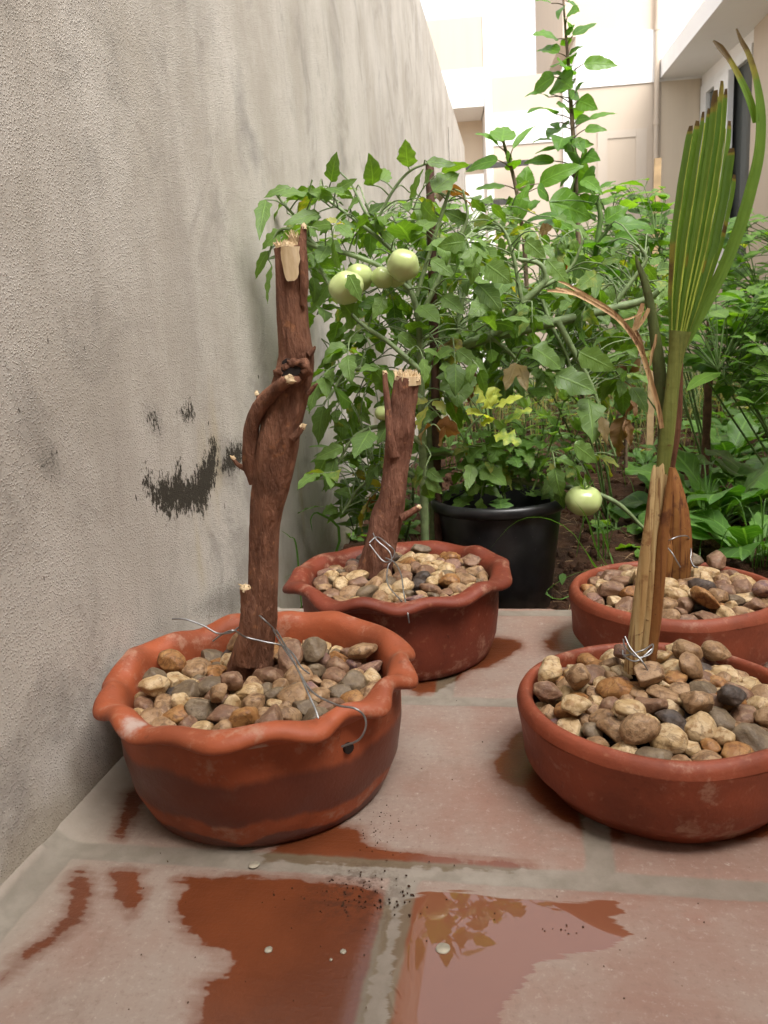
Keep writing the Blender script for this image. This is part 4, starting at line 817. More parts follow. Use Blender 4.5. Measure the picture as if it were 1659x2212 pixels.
# ------------------------------------------------------------------ stakes
MT['rust'] = simple('rusty wood', (.075, .035, .022), .8, 40, .4, 120, .8, .002); MT['plank'] = simple('pale sawn plank', (.52, .36, .20), .75, 30, .2); MT['bstake'] = simple('brown stake', (.13, .065, .04), .8, 40, .35)
def stake(pts, y0, y1, hw, m_, label, grp):
    P = [Y(pts[0][0], pts[0][1], y0), Y(pts[1][0], pts[1][1], y1)]; P[0][2] = min(P[0][2], SOILZ-.02); q = MB(); r = hw*PXM*np.linalg.norm(P[0]-CAM)
    tube(q, smooth_path(P, 30), r, 10, disp=lambda u, a: 1+.08*np.sin(u*31+a*2)+.06*np.sin(u*67)); return tag(q.build('garden_stake', m_, origin=P[0]), label, 'stake', grp)
stake(((945, 1165), (928, 352)), 1.56, 1.62, 9, MT['rust'], 'thin dark rusty stake holding up the tomato plant beside the black tub', 'garden stakes')
stake(((1528, 810), (1536, 672)), 2.75, 2.75, 8, MT['bstake'], 'stout brown stake among the bushes behind the upright palm leaf', 'garden stakes')
q = MB(); A = Y(1405, 760, 3.6); B = Y(1421, 342, 3.6); A[2] = SOILZ-.02; d = nrm(B-A); s_ = np.array([1, 0, 0])*.014; t_ = np.array([0, .008, 0]); V = np.array([A-s_-t_, A+s_-t_, A+s_+t_, A-s_+t_, B-s_-t_, B+s_-t_, B+s_+t_, B-s_+t_])
q.add(V, [[0, 3, 2, 1], [4, 5, 6, 7], [0, 1, 5, 4], [1, 2, 6, 5], [2, 3, 7, 6], [3, 0, 4, 7]]); tag(q.build('garden_stake', MT['plank'], smooth=False, origin=A), 'pale flat wooden stake rising in front of the drain pipe', 'stake', 'garden stakes')

# ------------------------------------------------------------------ plants
CV = np.array([CAM[0], CAM[1], .9])
class Plant:
    def __init__(s, name, base, label, cat, group=None):
        s.e = empty(name, tuple(base), label, cat, group); s.L = MB(); s.S = MB(); s.K = []
    def wstem(s, P, r0, r1, n=None, k=7):
        n = n or max(6, 5*len(P)); P = smooth_path(P, n); tube(s.S, P, np.linspace(r0, r1, len(P)), k); s.K.append(P); return P
    def stem(s, pts, y, n=None):
        P = np.array([Y(p[0], p[1], y+(p[3] if len(p) > 3 else 0)) for p in pts]); r = [p[2]*PXM*np.linalg.norm(q-CAM) for p, q in zip(pts, P)]
        P, r = smooth_path(P, n or max(8, 7*len(P)), r); tube(s.S, P, r, 8); s.K.append(P); return P
    def petiole(s, B, r=.0011, sag=.12, maxd=.45):
        K = np.concatenate(s.K); d = np.linalg.norm(K-B, axis=1)+.9*np.clip(K[:, 2]-B[2]+.01, 0, None); i = d.argmin()
        if np.linalg.norm(K[i]-B) < .004: return K[i]
        A = K[i]; L = np.linalg.norm(B-A); m_ = (A+B)/2+np.array([0, 0, sag*L]); tube(s.S, smooth_path([A, m_, B], 7), np.linspace(r*1.5, r, 7), 5, cap=False); return A
    def done(s, lm, sm):
        a = s.S.build('stem', MT[sm], s.e) if s.S.n else None; b = s.L.build('foliage', MT[lm], s.e); return s.e
def inpoly(poly, n, rs=rng):
    poly = np.asarray(poly, float); lo, hi = poly.min(0), poly.max(0); out = []
    while len(out) < n:
        p = lo+(hi-lo)*rs.random((4*n, 2)); out += list(p[sdist(p, poly) > 0])
    return out[:n]
def tleaf(pl, B, d, L, size, age=0., pairs=2, droop=.9, up=(0, 0, 1)):
    """pinnate tomato leaf: rachis from B along d"""
    d = nrm(d); u = np.asarray(up, float); u = nrm(u-d*np.dot(u, d)); a = -droop*np.linspace(0, 1, 9)**1.4
    D = np.cos(a)[:, None]*d+np.sin(a)[:, None]*u; P = np.vstack([[0, 0, 0], np.cumsum((D[1:]+D[:-1])*.5, 0)])*L/8+B
    tube(pl.S, P, np.linspace(.0016, .0008, 9), 5, cap=False); side = np.cross(d, u)
    for k in range(pairs):
        i = 4+int(k*4/max(1, pairs))
        for sg in (-1, 1):
            if rng.random() < .08: continue
            dd = D[min(i, 8)]*rng.uniform(.3, .7)+side*sg*rng.uniform(.6, 1.)+np.array([0, 0, rng.uniform(-.45, .2)]); l = size*rng.uniform(.65, 1.05); q = P[i]+dd*.006
            tube(pl.S, [P[i], q], .0007, 4, cap=False); leaf(pl.L, q, dd, u+rng.normal(0, .45, 3), l, rng.uniform(.45, .6), 'tomato', rng.uniform(.3, 1.3), rng.uniform(.05, .4), age=age if rng.random() < .8 else min(1, age+.25), ruffle=.10, twist=rng.normal(0, .4))
    leaf(pl.L, P[-1], D[-1], u+rng.normal(0, .35, 3), size*rng.uniform(.95, 1.25), rng.uniform(.48, .62), 'tomato', rng.uniform(.3, 1.1), .2, age=age, ruffle=.10, twist=rng.normal(0, .4))

TOMS = [(748, 622, 37, 1.405), (774, 600, 31, 1.45), (826, 600, 24, 1.425), (871, 573, 34, 1.39), (852, 597, 25, 1.44), (828, 892, 19, 1.46)]
g = M('green tomato skin'); v = g.co(); xyz = g.n('SeparateXYZ'); g.set(xyz, 'Vector', v); n1 = g.noise(v, 30, 3)
c = g.mix(g.ss(n1, .3, .7), (.50, .55, .24), (.60, .62, .34)); c = g.mix(g.ss(xyz.outputs[2], .008, .030, 0., .55), c, (.36, .46, .16)); c = g.mix(g.ss(g.noise(v, 160, 2), .72, .76, 0., .5), c, (.36, .33, .18))
MT['tom'] = g.done(g.bsdf(c, .16, g.bump(n1, .1, .002), .5, Subsurface_Weight=.15, Subsurface_Radius=(.006, .006, .003), Subsurface_Scale=.6))
def tomato(par, px, py, rp, y, down=(0, 0, 1), stalk=None):
    c = Y(px, py, y); r = rp*PXM*np.linalg.norm(c-CAM); q = MB(); a = np.linspace(0, 6.2832, 40, endpoint=False); th = np.linspace(0, math.pi, 26)
    f = r*(1+.035*np.cos(a[None]*5+px)*np.sin(th[:, None])**.6*(1-.4*np.cos(th[:, None]))); z = np.cos(th)*.86; z = z-.20*np.exp(-(th/.38)**2)-(-.05*np.exp(-((math.pi-th)/.3)**2))
    V = np.stack([f*np.sin(th)[:, None]*np.cos(a), f*np.sin(th)[:, None]*np.sin(a), np.broadcast_to(r*z[:, None], f.shape)], -1); A = np.array(Vector((0, 0, 1)).rotation_difference(Vector(down)).to_matrix())
    q.add(V@A.T+c, gridQ(26, 40, False, True)); o = q.build('tomato', MT['tom'], par)
    ax = A@np.array([0, 0, 1.]); top = c+ax*r*.66; q = MB()
    for k in range(5):
        t = k*1.2566+.3; d = A@np.array([math.cos(t), math.sin(t), .5]); leaf(q, top, d, A@np.array([0, 0, 1.]), r*.8, .22, 'ovate', -.6+rng.normal(0, .3), .2, n=7)
    o2 = q.build('calyx', MT['tomato'], o); q = MB(); S = stalk if stalk is not None else top+ax*r*.9+np.array([0, .02, 0]); tube(q, smooth_path([top-ax*.003, top+ax*r*.35, S], 8), .0017, 6); q.build('stalk', MT['tomatostem'], o)
    return o

# 1 staked tomato by the wall
t1 = Plant('tomato_plant', (*Y(920, 1170, 1.5)[:2], SOILZ), 'staked tomato plant with pale green fruit growing against the grey wall', 'tomato plant', 'tomato plants')
for pts, y in [([(920,1215,9),(918,1150,9),(914,1000,9),(910,860,8),(905,700,7),(885,620,6),(852,545,5),(812,480,4),(790,440,3)], 1.52), ([(905,690,6),(950,600,5),(985,530,4),(1010,470,3),(1000,410,2)], 1.52),
    ([(885,625,5),(820,575,5),(740,545,5),(690,535,5),(655,520,4),(630,500,3)], 1.46), ([(852,545,4),(800,500,4),(760,470,3),(719,440,3),(690,420,2)], 1.5), ([(900,640,5),(930,540,4),(955,460,4),(975,400,3)], 1.5), ([(812,480,3),(850,410,3),(885,370,2.6),(925,352,2)], 1.5),
    ([(908,800,6),(840,740,5),(770,690,4),(715,620,4),(690,580,3)], 1.44), ([(910,860,6),(830,810,5),(755,800,4),(710,860,3)], 1.46), ([(916,960,6),(850,920,5),(770,940,4),(725,1010,3)], 1.48), ([(918,1040,5),(850,1010,4),(780,1050,3),(740,1110,2)], 1.56), ([(640,470,3),(612,440,2.5),(590,410,2)], 1.46), ([(690,535,4),(640,500,3),(600,500,2.5),(578,560,2)], 1.46),
    ([(830,515,3.5),(790,460,3),(760,400,2),(735,372,1.5)], 1.5)]: t1.stem(pts, y)
front = [(715,393,728,327,.50),(726,411,772,386,.42),(806,400,797,331,.52),(882,361,876,300,.62),(822,389,841,368,.8),(921,349,988,357,.40),(934,414,992,374,.56),(889,436,914,365,.34),(719,425,662,413,.44),(655,425,617,412,.56),(628,405,569,428,.34),(575,432,560,518,.26),(690,461,612,486,.40),(612,500,566,539,.55),(580,542,552,603,.30),(587,574,578,656,.24),(708,532,685,569,.62),(755,446,776,433,1.),(797,460,832,438,.55),(715,485,663,491,.32),(772,500,736,480,.55),(834,485,797,482,.36),(850,521,824,498,.7),(886,521,852,482,.65),(715,606,671,680,.34),(700,876,688,962,.46),(709,880,702,935,.3),(741,965,680,992,.45),(724,990,703,1064,.4),(900,500,948,470,.5),(930,560,985,600,.5),(955,640,1005,680,.45),(770,700,735,650,.6),(830,640,805,690,.55),(905,660,950,700,.55),(860,720,905,760,.5),(790,770,740,800,.55),(840,840,800,790,.55),(760,870,720,830,.5),(800,930,765,990,.5),(850,900,815,960,.5)]
for (ax, ay, bx, by, wf) in front:
    y0 = 1.46+rng.normal(0, .03); A = Y(ax, ay, y0); B = Y(bx, by, y0-.02+rng.normal(0, .03)); t1.petiole(A); leaf_to(t1.L, A, B, wf*rng.uniform(.9, 1.1), 'tomato', face=(rng.normal(.1, .3), -.9, rng.uniform(.1, .9)), droop=rng.uniform(.1, .6), fold=rng.uniform(.1, .35), ruffle=.1)
A = Y(754, 594, 1.37); t1.petiole(A); leaf_to(t1.L, A, Y(782, 652, 1.36), .5, 'tomato', face=(-.3, -1, .3))
reg = [(590,440),(720,420),(880,400),(1000,440),(1050,560),(1040,760),(960,840),(930,1000),(880,900),(850,1090),(745,1130),(700,960),(690,700),(625,560)]
def clear(p, y): return all(math.hypot(p[0]-a, p[1]-b) > r+(80 if y < yy else 45) or y > yy+.14 for a, b, r, yy in TOMS)
ST = [(600,480,690,1100)]
n = 0
for p in inpoly(reg, 165):
    y = rng.uniform(1.43, 1.80)
    if not clear(p, y): continue
    B = Y(p[0], p[1], y)
    if B[0] < .045: B[0] = .05
    c0 = np.array([.27, 1.55, B[2]]); d = nrm((B-c0)*[1, 1, 0]+rng.normal(0, .06, 3))*.8+np.array([0, -.25, rng.uniform(-.5, .5)]); 
    if B[0] < .12: d[0] = abs(d[0])*.3
    t1.petiole(B); tleaf(t1, B, d, rng.uniform(.05, .09), rng.uniform(.042, .062), age=0 if rng.random() < .93 else rng.uniform(.2, .9), pairs=rng.integers(1, 3), droop=rng.uniform(.3, 1.2)); n += 1
e1 = t1.done('tomato', 'tomatostem')
for (a, b, r, y), dn in zip(TOMS, [(-.3, .5, .7), (-.2, .5, .8), (.3, .6, .7), (.2, .75, .6), (0, .5, .8), (0, .3, .9)]): tomato(e1, a, b, r, y, nrm(dn))

# 2 sprawling tomato
t2 = Plant('tomato_plant', (*Y(940, 1130, 1.66)[:2], SOILZ), 'sprawling tomato plant with a thick bowed stem and one green tomato beside the black tub', 'tomato plant', 'tomato plants')
for pts, y in [([(938,1170,9),(932,960,10),(936,850,11),(955,785,12),(1000,750,12),(1060,727,12),(1120,714,11),(1200,696,10),(1320,667,9),(1400,645,7),(1440,610,5)], 1.62), ([(1070,722,8),(1100,690,8),(1128,655,8),(1165,622,7),(1180,600,6),(1165,570,5),(1120,560,4)], 1.60), ([(1165,622,5),(1200,605,4),(1235,575,3),(1260,520,2.5)], 1.6), ([(1128,655,5),(1118,600,4),(1108,550,4),(1090,500,3),(1060,470,2.5)], 1.58), ([(1205,695,7),(1235,750,6),(1262,800,5),(1285,850,4),(1305,920,3),(1330,985,2)], 1.58), ([(1230,690,4),(1270,650,3),(1320,610,3)], 1.64), ([(1320,667,6),(1370,600,4),(1395,560,4),(1380,530,3)], 1.66), ([(1000,750,6),(990,690,5),(1010,600,4),(1000,520,3)], 1.7), ([(1165,630,4),(1190,700,4),(1225,770,3),(1240,830,2.4)], 1.66), ([(1060,727,5),(1110,770,3),(1150,830,2.4)], 1.6),
    ([(922,985,6),(960,978,6),(1005,985,6),(1060,1010,6),(1110,1035,6),(1180,1050,6),(1250,1056,6),(1330,1085,5),(1390,1140,3)], 1.56, ), ([(1180,1050,4),(1230,1000,3),(1270,940,2.5)], 1.52), ([(1000,985,3),(1010,930,2.5),(1050,890,2)], 1.56)]: t2.stem(pts, y)
reg = [(960,500),(1060,450),(1150,440),(1330,520),(1430,560),(1420,760),(1360,800),(1280,850),(1230,790),(1150,800),(1000,840),(940,760),(950,620)]
for p in inpoly(reg, 190):
    y = rng.uniform(1.57, 2.1)
    if abs(p[1]-(750-(p[0]-1000)*.26)) < 34 and y < 1.66 or math.hypot(p[0]-1261, p[1]-1060) < 110 or (970 < p[0] < 1300 and p[1] > 770 and y < 1.75): continue
    B = Y(p[0], p[1], y); d = np.array([rng.normal(0, .7), rng.normal(-.25, .5), rng.uniform(-.5, .35)]); t2.petiole(B)
    tleaf(t2, B, d, rng.uniform(.05, .09), rng.uniform(.038, .066), age=0 if rng.random() < .96 else rng.uniform(.1, .3), pairs=rng.integers(1, 3), droop=rng.uniform(.3, 1.2))
for p in inpoly([(950,960),(1100,960),(1290,920),(1330,1060),(1250,1040),(1120,1010),(1010,1060),(960,1010)], 30):
    if math.hypot(p[0]-1261, p[1]-1081) < 90 or p[1] < 960: continue
    B = Y(p[0], p[1], rng.uniform(1.50, 1.62)); t2.petiole(B); tleaf(t2, B, np.array([rng.normal(0, .7), rng.normal(-.2, .5), rng.uniform(-.6, .3)]), .05, rng.uniform(.035, .055), age=0 if rng.random() < .8 else .3, pairs=1)
for (ax, ay, bx, by, wf, ag) in [(955,745,1000,760,.8,.75),(965,790,1005,770,.9,.35),(985,800,990,880,.8,.12),(1115,785,1092,845,.4,1.),(1115,785,1138,846,.34,1.),(985,840,985,895,.25,.7),(1150,750,1215,800,.62,0),(1250,760,1330,800,.55,0),(1200,810,1290,850,.6,0),(1060,640,1010,690,.5,0),(1100,600,1060,650,.5,0),(1270,860,1280,960,.6,.1),(1300,900,1310,960,.4,.9),(1040,540,1075,610,.5,.05),(1135,520,1180,560,.6,.1),(1165,500,1195,490,.8,.9),(1290,590,1240,630,.35,.22),(1300,570,1340,560,.4,.2),(1290,590,1285,650,.28,.18),(1010,480,955,455,.5,0),(1030,500,1080,470,.4,0),(1180,560,1230,620,.5,0),(1240,960,1290,1000,.5,.1),(1040,1010,1095,1050,.5,0),(1020,1000,1008,1062,.4,.12),(1000,965,985,1000,.5,0)]:
    A = Y(ax, ay, 1.52+rng.normal(0, .03)); B = Y(bx, by, 1.5+rng.normal(0, .03)); t2.petiole(A); leaf_to(t2.L, A, B, wf, 'tomato', face=(rng.normal(0, .3), -.9, rng.uniform(.2, .9)), droop=rng.uniform(.1, .6), age=ag, ruffle=.12)
e2 = t2.done('tomato', 'tomatostem'); tomato(e2, 1261, 1081, 38, 1.50, nrm((.08, -.1, 1)), Y(1268, 1050, 1.53))

# 3 plants in the black tub
ck = Plant('chrysanthemum_plant', (BK[0]-.01, BK[1], BK[2]+.19), 'chrysanthemum with lobed yellow green leaves growing in the black tub', 'plant')
ck.stem([(1075,1062,4),(1068,980,4),(1062,910,3.5),(1058,870,3)], 1.58); ck.stem([(1090,1062,4),(1110,980,3.5),(1135,930,3)], 1.56); ck.stem([(1040,1062,3.5),(1020,990,3),(1005,950,2.5)], 1.6)
for (ax, ay, bx, by, wf, ag) in [(1062,882,1030,832,.95,.62),(1064,878,1075,838,.8,.45),(1070,880,1130,856,.5,.62),(1058,908,1010,894,.75,.68),(1066,905,1040,920,.9,.66),(1090,915,1150,885,.5,.3),(1066,940,1125,960,.75,.32),(1064,940,1050,985,.7,.1),(1064,935,1020,945,.7,.12),(1064,960,1090,1010,.8,.0),(1110,960,1180,965,.6,.0),(1110,970,1165,1005,.7,.0),(1080,990,1030,1030,.8,0),(1040,1000,985,1010,.7,0),(1022,985,985,960,.7,0),(1030,1010,1060,1050,.7,0),(1010,955,985,925,.6,0),(1100,1000,1140,1030,.8,0),(1128,940,1100,900,.6,.1),(1050,960,1010,1000,.7,0),(1090,950,1060,1000,.7,0)]:
    yc_ = 1.50 if ag > .25 else 1.55; A = Y(ax, ay, yc_+rng.normal(0, .012)); B = Y(bx, by, yc_-.02+rng.normal(0, .015)); ck.petiole(A); leaf_to(ck.L, A, B, wf, 'chrys', face=(rng.normal(0, .2), -.55, .9), droop=rng.uniform(.3, .9), age=ag, ruffle=.12)
for _ in range(34):
    a = rng.uniform(0, 6.28); rr_ = rng.uniform(.02, .12); B = np.array([BK[0]+rr_*math.cos(a), BK[1]+rr_*math.sin(a)*.8, rng.uniform(.16, .29)]); ck.petiole(B); leaf(ck.L, B, (math.cos(a), math.sin(a)-.3, rng.uniform(-.3, .4)), (0, -.2, 1), rng.uniform(.04, .065), .75, 'chrys', rng.uniform(.4, 1.1), .15, ruffle=.1)
ck.done('chrys', 'stem')
hb = Plant('herb_plant', (BK[0]+.06, BK[1], BK[2]+.19), 'bushy herb with small glossy pointed leaves at the right of the black tub', 'plant')
for pts in ([(1120,1060,3),(1130,960,3),(1138,880,2)], [(1150,1060,3),(1190,960,3),(1218,865,2)], [(1140,1060,3),(1165,970,2.5),(1178,905,2)], [(1165,1060,3),(1215,990,2.5),(1250,930,2)], [(1130,1060,3),(1110,990,2.5),(1085,930,2)]):
    P = hb.stem([(a, b, h*.7) for a, b, h in pts], 1.55+rng.uniform(-.03, .05))
    for i in range(4, len(P), 2):
        a0 = rng.uniform(0, 3.1)
        for s in (0, math.pi):
            d = np.array([math.cos(a0+s), math.sin(a0+s), rng.uniform(.1, .7)]); l = .018+.026*(1-abs(i/len(P)-.6)); leaf(hb.L, P[i], d, (0, 0, 1), l*rng.uniform(.8, 1.25), .42, 'ovate', rng.uniform(.3, .9), .3, rnd=rng.uniform(0, 1)*(i/len(P)))
    for k in range(5): leaf(hb.L, P[-1], (rng.normal(0, .5), rng.normal(0, .5), 1), (rng.normal(), -1, 0), rng.uniform(.02, .034), .4, 'ovate', .5, .35, rnd=.95)
hb.done('herb', 'stem')

# 4 hibiscus
Z2 = lambda x, y: (884.8+x*.4667, y*.4667)
def hibiscus(label, stems, leaves, y, sm='woodstem', extra=None):
    base = Y(*stems[0][0][:2], y); pl = Plant('hibiscus_plant', (base[0], base[1], SOILZ), label, 'hibiscus', 'hibiscus plants in the bed')
    for pts in stems: pl.stem([(*Z2(p[0], p[1]), p[2]*.75) for p in pts], y)
    for (ax, ay, bx, by, w_) in leaves:
        p, q_ = Z2(ax, ay), Z2(bx, by); q_ = (p[0]+(q_[0]-p[0])*1.12, p[1]+(q_[1]-p[1])*1.12+2); A = Y(*p, y+rng.normal(-.01, .03)); B = Y(*q_, y+rng.normal(-.03, .05)); L = math.hypot(p[0]-q_[0], p[1]-q_[1]); pl.petiole(A, .0012, .05)
        leaf_to(pl.L, A, B, min(.95, w_*.4667/L*1.2), 'hibiscus', face=(rng.normal(0, .45), -.75, rng.uniform(.1, 1.)), droop=rng.uniform(.2, .9), fold=rng.uniform(.12, .35))
    return pl
h_a = hibiscus('tall slender hibiscus with serrated leaves rising above all the other plants', [[(800,2000,8),(790,1500,7.5),(782,1130,7),(775,1000,6.5),(765,760,6),(755,600,5.5),(742,420,5),(735,300,4),(722,150,3),(712,0,2.5),(706,-60,2)]],
    [(755,165,855,110,62),(685,180,580,160,58),(690,245,600,235,50),(805,295,948,300,66),(672,355,578,425,66),(705,345,648,345,30),(685,360,745,400,62),(640,450,545,445,25),(655,435,720,415,28),(770,425,805,380,42),(680,480,735,510,45),(680,530,558,520,40),(780,465,862,500,55),(825,555,945,525,46),(810,600,905,600,48),(770,560,832,550,35),(740,565,690,610,44),(700,590,645,632,44),(660,570,692,600,22),(690,660,583,655,32),(750,670,842,665,44),(750,690,600,705,48),(670,745,543,752,48),(790,740,872,740,44),(790,770,828,805,44),(720,700,780,722,44),(735,255,796,215,44),(725,165,760,115,44),(655,15,586,2,26),(735,10,778,22,44),(735,60,782,50,42),(702,290,742,290,34),(770,365,756,395,30),(740,500,765,545,34),(715,640,690,690,36),(760,640,800,700,36),(700,770,640,800,36),(745,800,700,860,40),(790,830,850,880,42),(740,880,690,930,44),(790,900,840,960,44),(725,330,700,300,30),(748,460,770,420,28),(735,210,710,180,28),(720,90,745,140,30),(712,30,690,80,28)], 2.3)
h_a.done('hib', 'woodstem')
h_b = hibiscus('smaller hibiscus with a fan of pale young leaves left of the tall one', [[(560,1700,6),(535,1200,6),(520,1040,5),(490,860,5),(465,760,4.5),(440,680,4),(430,620,3)]],
    [(415,680,316,622,56),(428,655,436,588,44),(478,688,572,590,26),(410,742,270,788,64),(455,752,452,696,62),(440,858,314,872,52),(470,985,385,1002,62),(530,890,545,778,84),(495,1040,548,866,88),(600,850,788,772,84),(590,870,640,920,60),(500,960,440,1010,50),(540,980,600,930,50),(520,1060,460,1090,60),(470,790,500,740,30)], 2.05)
h_b.done('hib', 'woodstem')
h_c = hibiscus('dark leaved hibiscus with broad glossy leaves and orange buds in front of the tall one', [[(845,1700,6),(850,1300,7),(868,1120,7),(884,1010,7),(870,935,5)], [(868,1120,5),(930,1050,4),(960,1010,3)], [(860,1200,4),(780,1180,4),(720,1160,3)]],
    [(645,935,820,1000,135),(690,1000,540,1030,54),(905,1022,1003,962,96),(935,1042,1102,1050,84),(885,870,948,838,34),(800,830,884,890,44),(830,940,872,905,60),(950,1090,1050,1110,60),(760,1140,700,1190,80),(850,1150,760,1150,90),(880,1180,960,1220,90),(800,1200,720,1264,90),(900,1130,1000,1180,70),(640,1010,740,1060,60),(850,1240,930,1290,90),(780,1260,700,1320,90),(900,1300,990,1340,90),(720,1100,640,1130,70)], 2.15, 'stem')
ec = h_c.done('hib', 'stem')
MT['bud'] = simple('orange petal', (.55, .11, .025), .5, 40, .3)
for (ax, ay, w_) in ((1223, 570, 22), (1275, 660, 18)):
    q = MB(); c = Y(ax, ay+24, 2.02)
    for k in range(5): leaf(q, c, (math.cos(k*1.26)*.35, math.sin(k*1.26)*.35, 1), (math.cos(k*1.26), math.sin(k*1.26), .1), w_*2.2*PXM*2.05, .55, 'ovate', -.5, .3, n=8)
    q.build('flower_bud', MT['bud'], ec)

# 5 leafy bushes
def bush(name, label, cat, base, reg, y0, y1, n, size, lm='bush', kind='ovate', wf=.5, nst=7, sm='stem', grp='bushes at the back of the bed', age=.04):
    pl = Plant(name, (*base, SOILZ), label, cat, grp); C = np.array([*base, SOILZ-.02]); tgt = inpoly(reg, nst)
    for p in tgt:
        E = Y(p[0], p[1], rng.uniform(y0, y1)); mid = C*.5+E*.5+np.array([*(rng.normal(0, .03, 2)), .05]); pl.wstem([C+rng.normal(0, .01, 3)*[1, 1, 0], mid, E], .0038, .0014, 18)
    for p in inpoly(reg, n):
        B = Y(p[0], p[1], rng.uniform(y0, y1))
        if B[0] < .06: continue
        a = rng.uniform(0, 6.28); pl.petiole(B, .0011, .1); d = (math.cos(a), math.sin(a)*.8-.25, rng.uniform(-.2, .5)); leaf(pl.L, B, d, (rng.normal(0, .3), -.3+rng.normal(0, .3), 1), size*rng.uniform(.6, 1.25), wf*rng.uniform(.85, 1.15), kind, rng.uniform(.3, 1.1), rng.uniform(.1, .35), age=0 if rng.random() > age else rng.uniform(.08, .25), ruffle=.05)
    pl.done(lm, sm); return pl
bush('chilli_bush', 'light green chilli bush left of the upright palm leaf', 'bush', (1.17, 2.9), [(1220,470),(1300,405),(1370,395),(1440,380),(1460,420),(1460,600),(1400,650),(1260,620),(1215,560)], 2.7, 3.2, 230, .085)
bush('chilli_bush', 'light green bush at the right edge beyond the palm leaf', 'bush', (1.55, 2.7), [(1575,500),(1600,450),(1659,480),(1720,440),(1760,700),(1560,730),(1545,600)], 2.45, 3.0, 200, .075)
bush('leafy_bush', 'dense low bush with broad leaves behind the base of the palm leaf', 'bush', (1.3, 2.35), [(1400,600),(1560,640),(1700,600),(1720,800),(1590,830),(1480,800),(1390,760)], 2.1, 2.6, 190, .095, wf=.48)
bush('leafy_bush', 'pale fine leaved bush behind the tomatoes next to the grey wall', 'bush', (.42, 2.6), [(760,480),(850,430),(940,420),(1030,440),(1070,520),(1040,640),(900,660),(780,600)], 2.35, 2.8, 210, .06, lm='bush', wf=.4)
bush('leafy_bush', 'shaded bush low between the tomato plants and the hibiscus', 'bush', (.75, 2.3), [(1000,620),(1180,600),(1350,680),(1380,820),(1250,860),(1060,840),(970,760)], 2.0, 2.5, 180, .07)
bush('leafy_bush', 'low mixed bush at the right edge under the chilli bush', 'bush', (1.62, 2.25), [(1560,660),(1660,620),(1760,640),(1780,880),(1640,900),(1570,840)], 2.0, 2.5, 170, .075)
bush('leafy_bush', 'loose bush far back beside the drain pipe', 'bush', (1.5, 4.4), [(1200,520),(1320,470),(1420,470),(1480,560),(1440,680),(1250,680)], 4.1, 4.9, 200, .10)
bush('leafy_bush', 'loose bush far back below the dark wall gaps', 'bush', (.55, 4.2), [(1020,560),(1080,520),(1180,520),(1240,600),(1200,700),(1030,700)], 3.9, 4.6, 190, .09)
bush('leafy_bush', 'low dark bush at the foot of the wall behind the rear scalloped pot', 'bush', (.19, 1.85), [(690,1000),(730,930),(830,920),(900,960),(915,1120),(850,1170),(740,1160)], 1.66, 2.0, 110, .065, wf=.45)

# 6 radish greens
def rosette(name, label, base, n, L0, L1, lm='radish', wf=.5, grp='leafy greens in rosettes', tilt=(.35, 1.1)):
    b = np.array([*base, soilz(*base)]); pl = Plant(name, b, label, 'greens', grp); a0 = rng.uniform(0, 6.28)
    for k in range(n):
        a = a0+k*2.4+rng.normal(0, .25); el = rng.uniform(*tilt); d = np.array([math.cos(a)*math.cos(el), math.sin(a)*math.cos(el), math.sin(el)]); L = rng.uniform(L0, L1); pe = b+d*L*.22+np.array([0, 0, .0])
        tube(pl.S, smooth_path([b, b*.5+pe*.5, pe], 6), np.linspace(.0042, .003, 6), 7); u = np.array([-math.cos(a)*math.sin(el), -math.sin(a)*math.sin(el), math.cos(el)])
        leaf(pl.L, pe-d*.004, d, u+rng.normal(0, .18, 3), L*.8, wf*rng.uniform(.85, 1.2), 'radish', rng.uniform(.5, 1.25), .12, nh=3, ruffle=.16, twist=rng.normal(0, .3), age=0)
    pl.K = [b[None]]; pl.done(lm, 'stem')
for lab, (px, py), n, L0, L1 in [(a_, b_, n_+4, l0*1.45, l1*1.45) for a_, b_, n_, l0, l1 in [('big radish rosette right of the orange brown sheath', (1560, 1150), 9, .15, .23), ('radish rosette cut by the right edge of the photo', (1660, 1110), 10, .16, .24), ('crinkled pale radish rosette furthest back near the brown stake', (1570, 1010), 9, .13, .2), ('small radish rosette left of the upright palm stem', (1395, 1010), 7, .07, .12), ('radish rosette low behind the rear terracotta bowl', (1620, 1225), 9, .11, .17), ('radish rosette nearest the yellow green palm stem', (1490, 1060), 8, .1, .16), ('broad leaved greens low beside the dead stalk', (1380, 900), 8, .10, .15), ('radish rosette half hidden behind the palm stem', (1470, 1130), 8, .1, .15), ('pale radish rosette beyond the big one on the right', (1620, 950), 9, .12, .17)]]:
    rosette('radish_plant', lab, G(px, py, SOILZ)[:2], n, L0, L1)
for lab, (px, py), n, L0, L1 in [('dark leafy rosette under the green tomato', (1330, 1150), 9, .07, .12), ('low rosette behind the black tub', (1230, 1020), 8, .08, .12), ('low rosette between wall and tomato stake', (860, 1150), 9, .07, .11), ('low weed rosette behind the rear bowl', (1400, 1190), 8, .06, .10), ('weed rosette in front of the grey wall corner', (760, 1165), 8, .06, .09)]:
    rosette('weed_plant', lab, G(px, py, SOILZ)[:2], n, L0, L1, 'bush', .55, 'low weeds round the pots', (.15, .8))

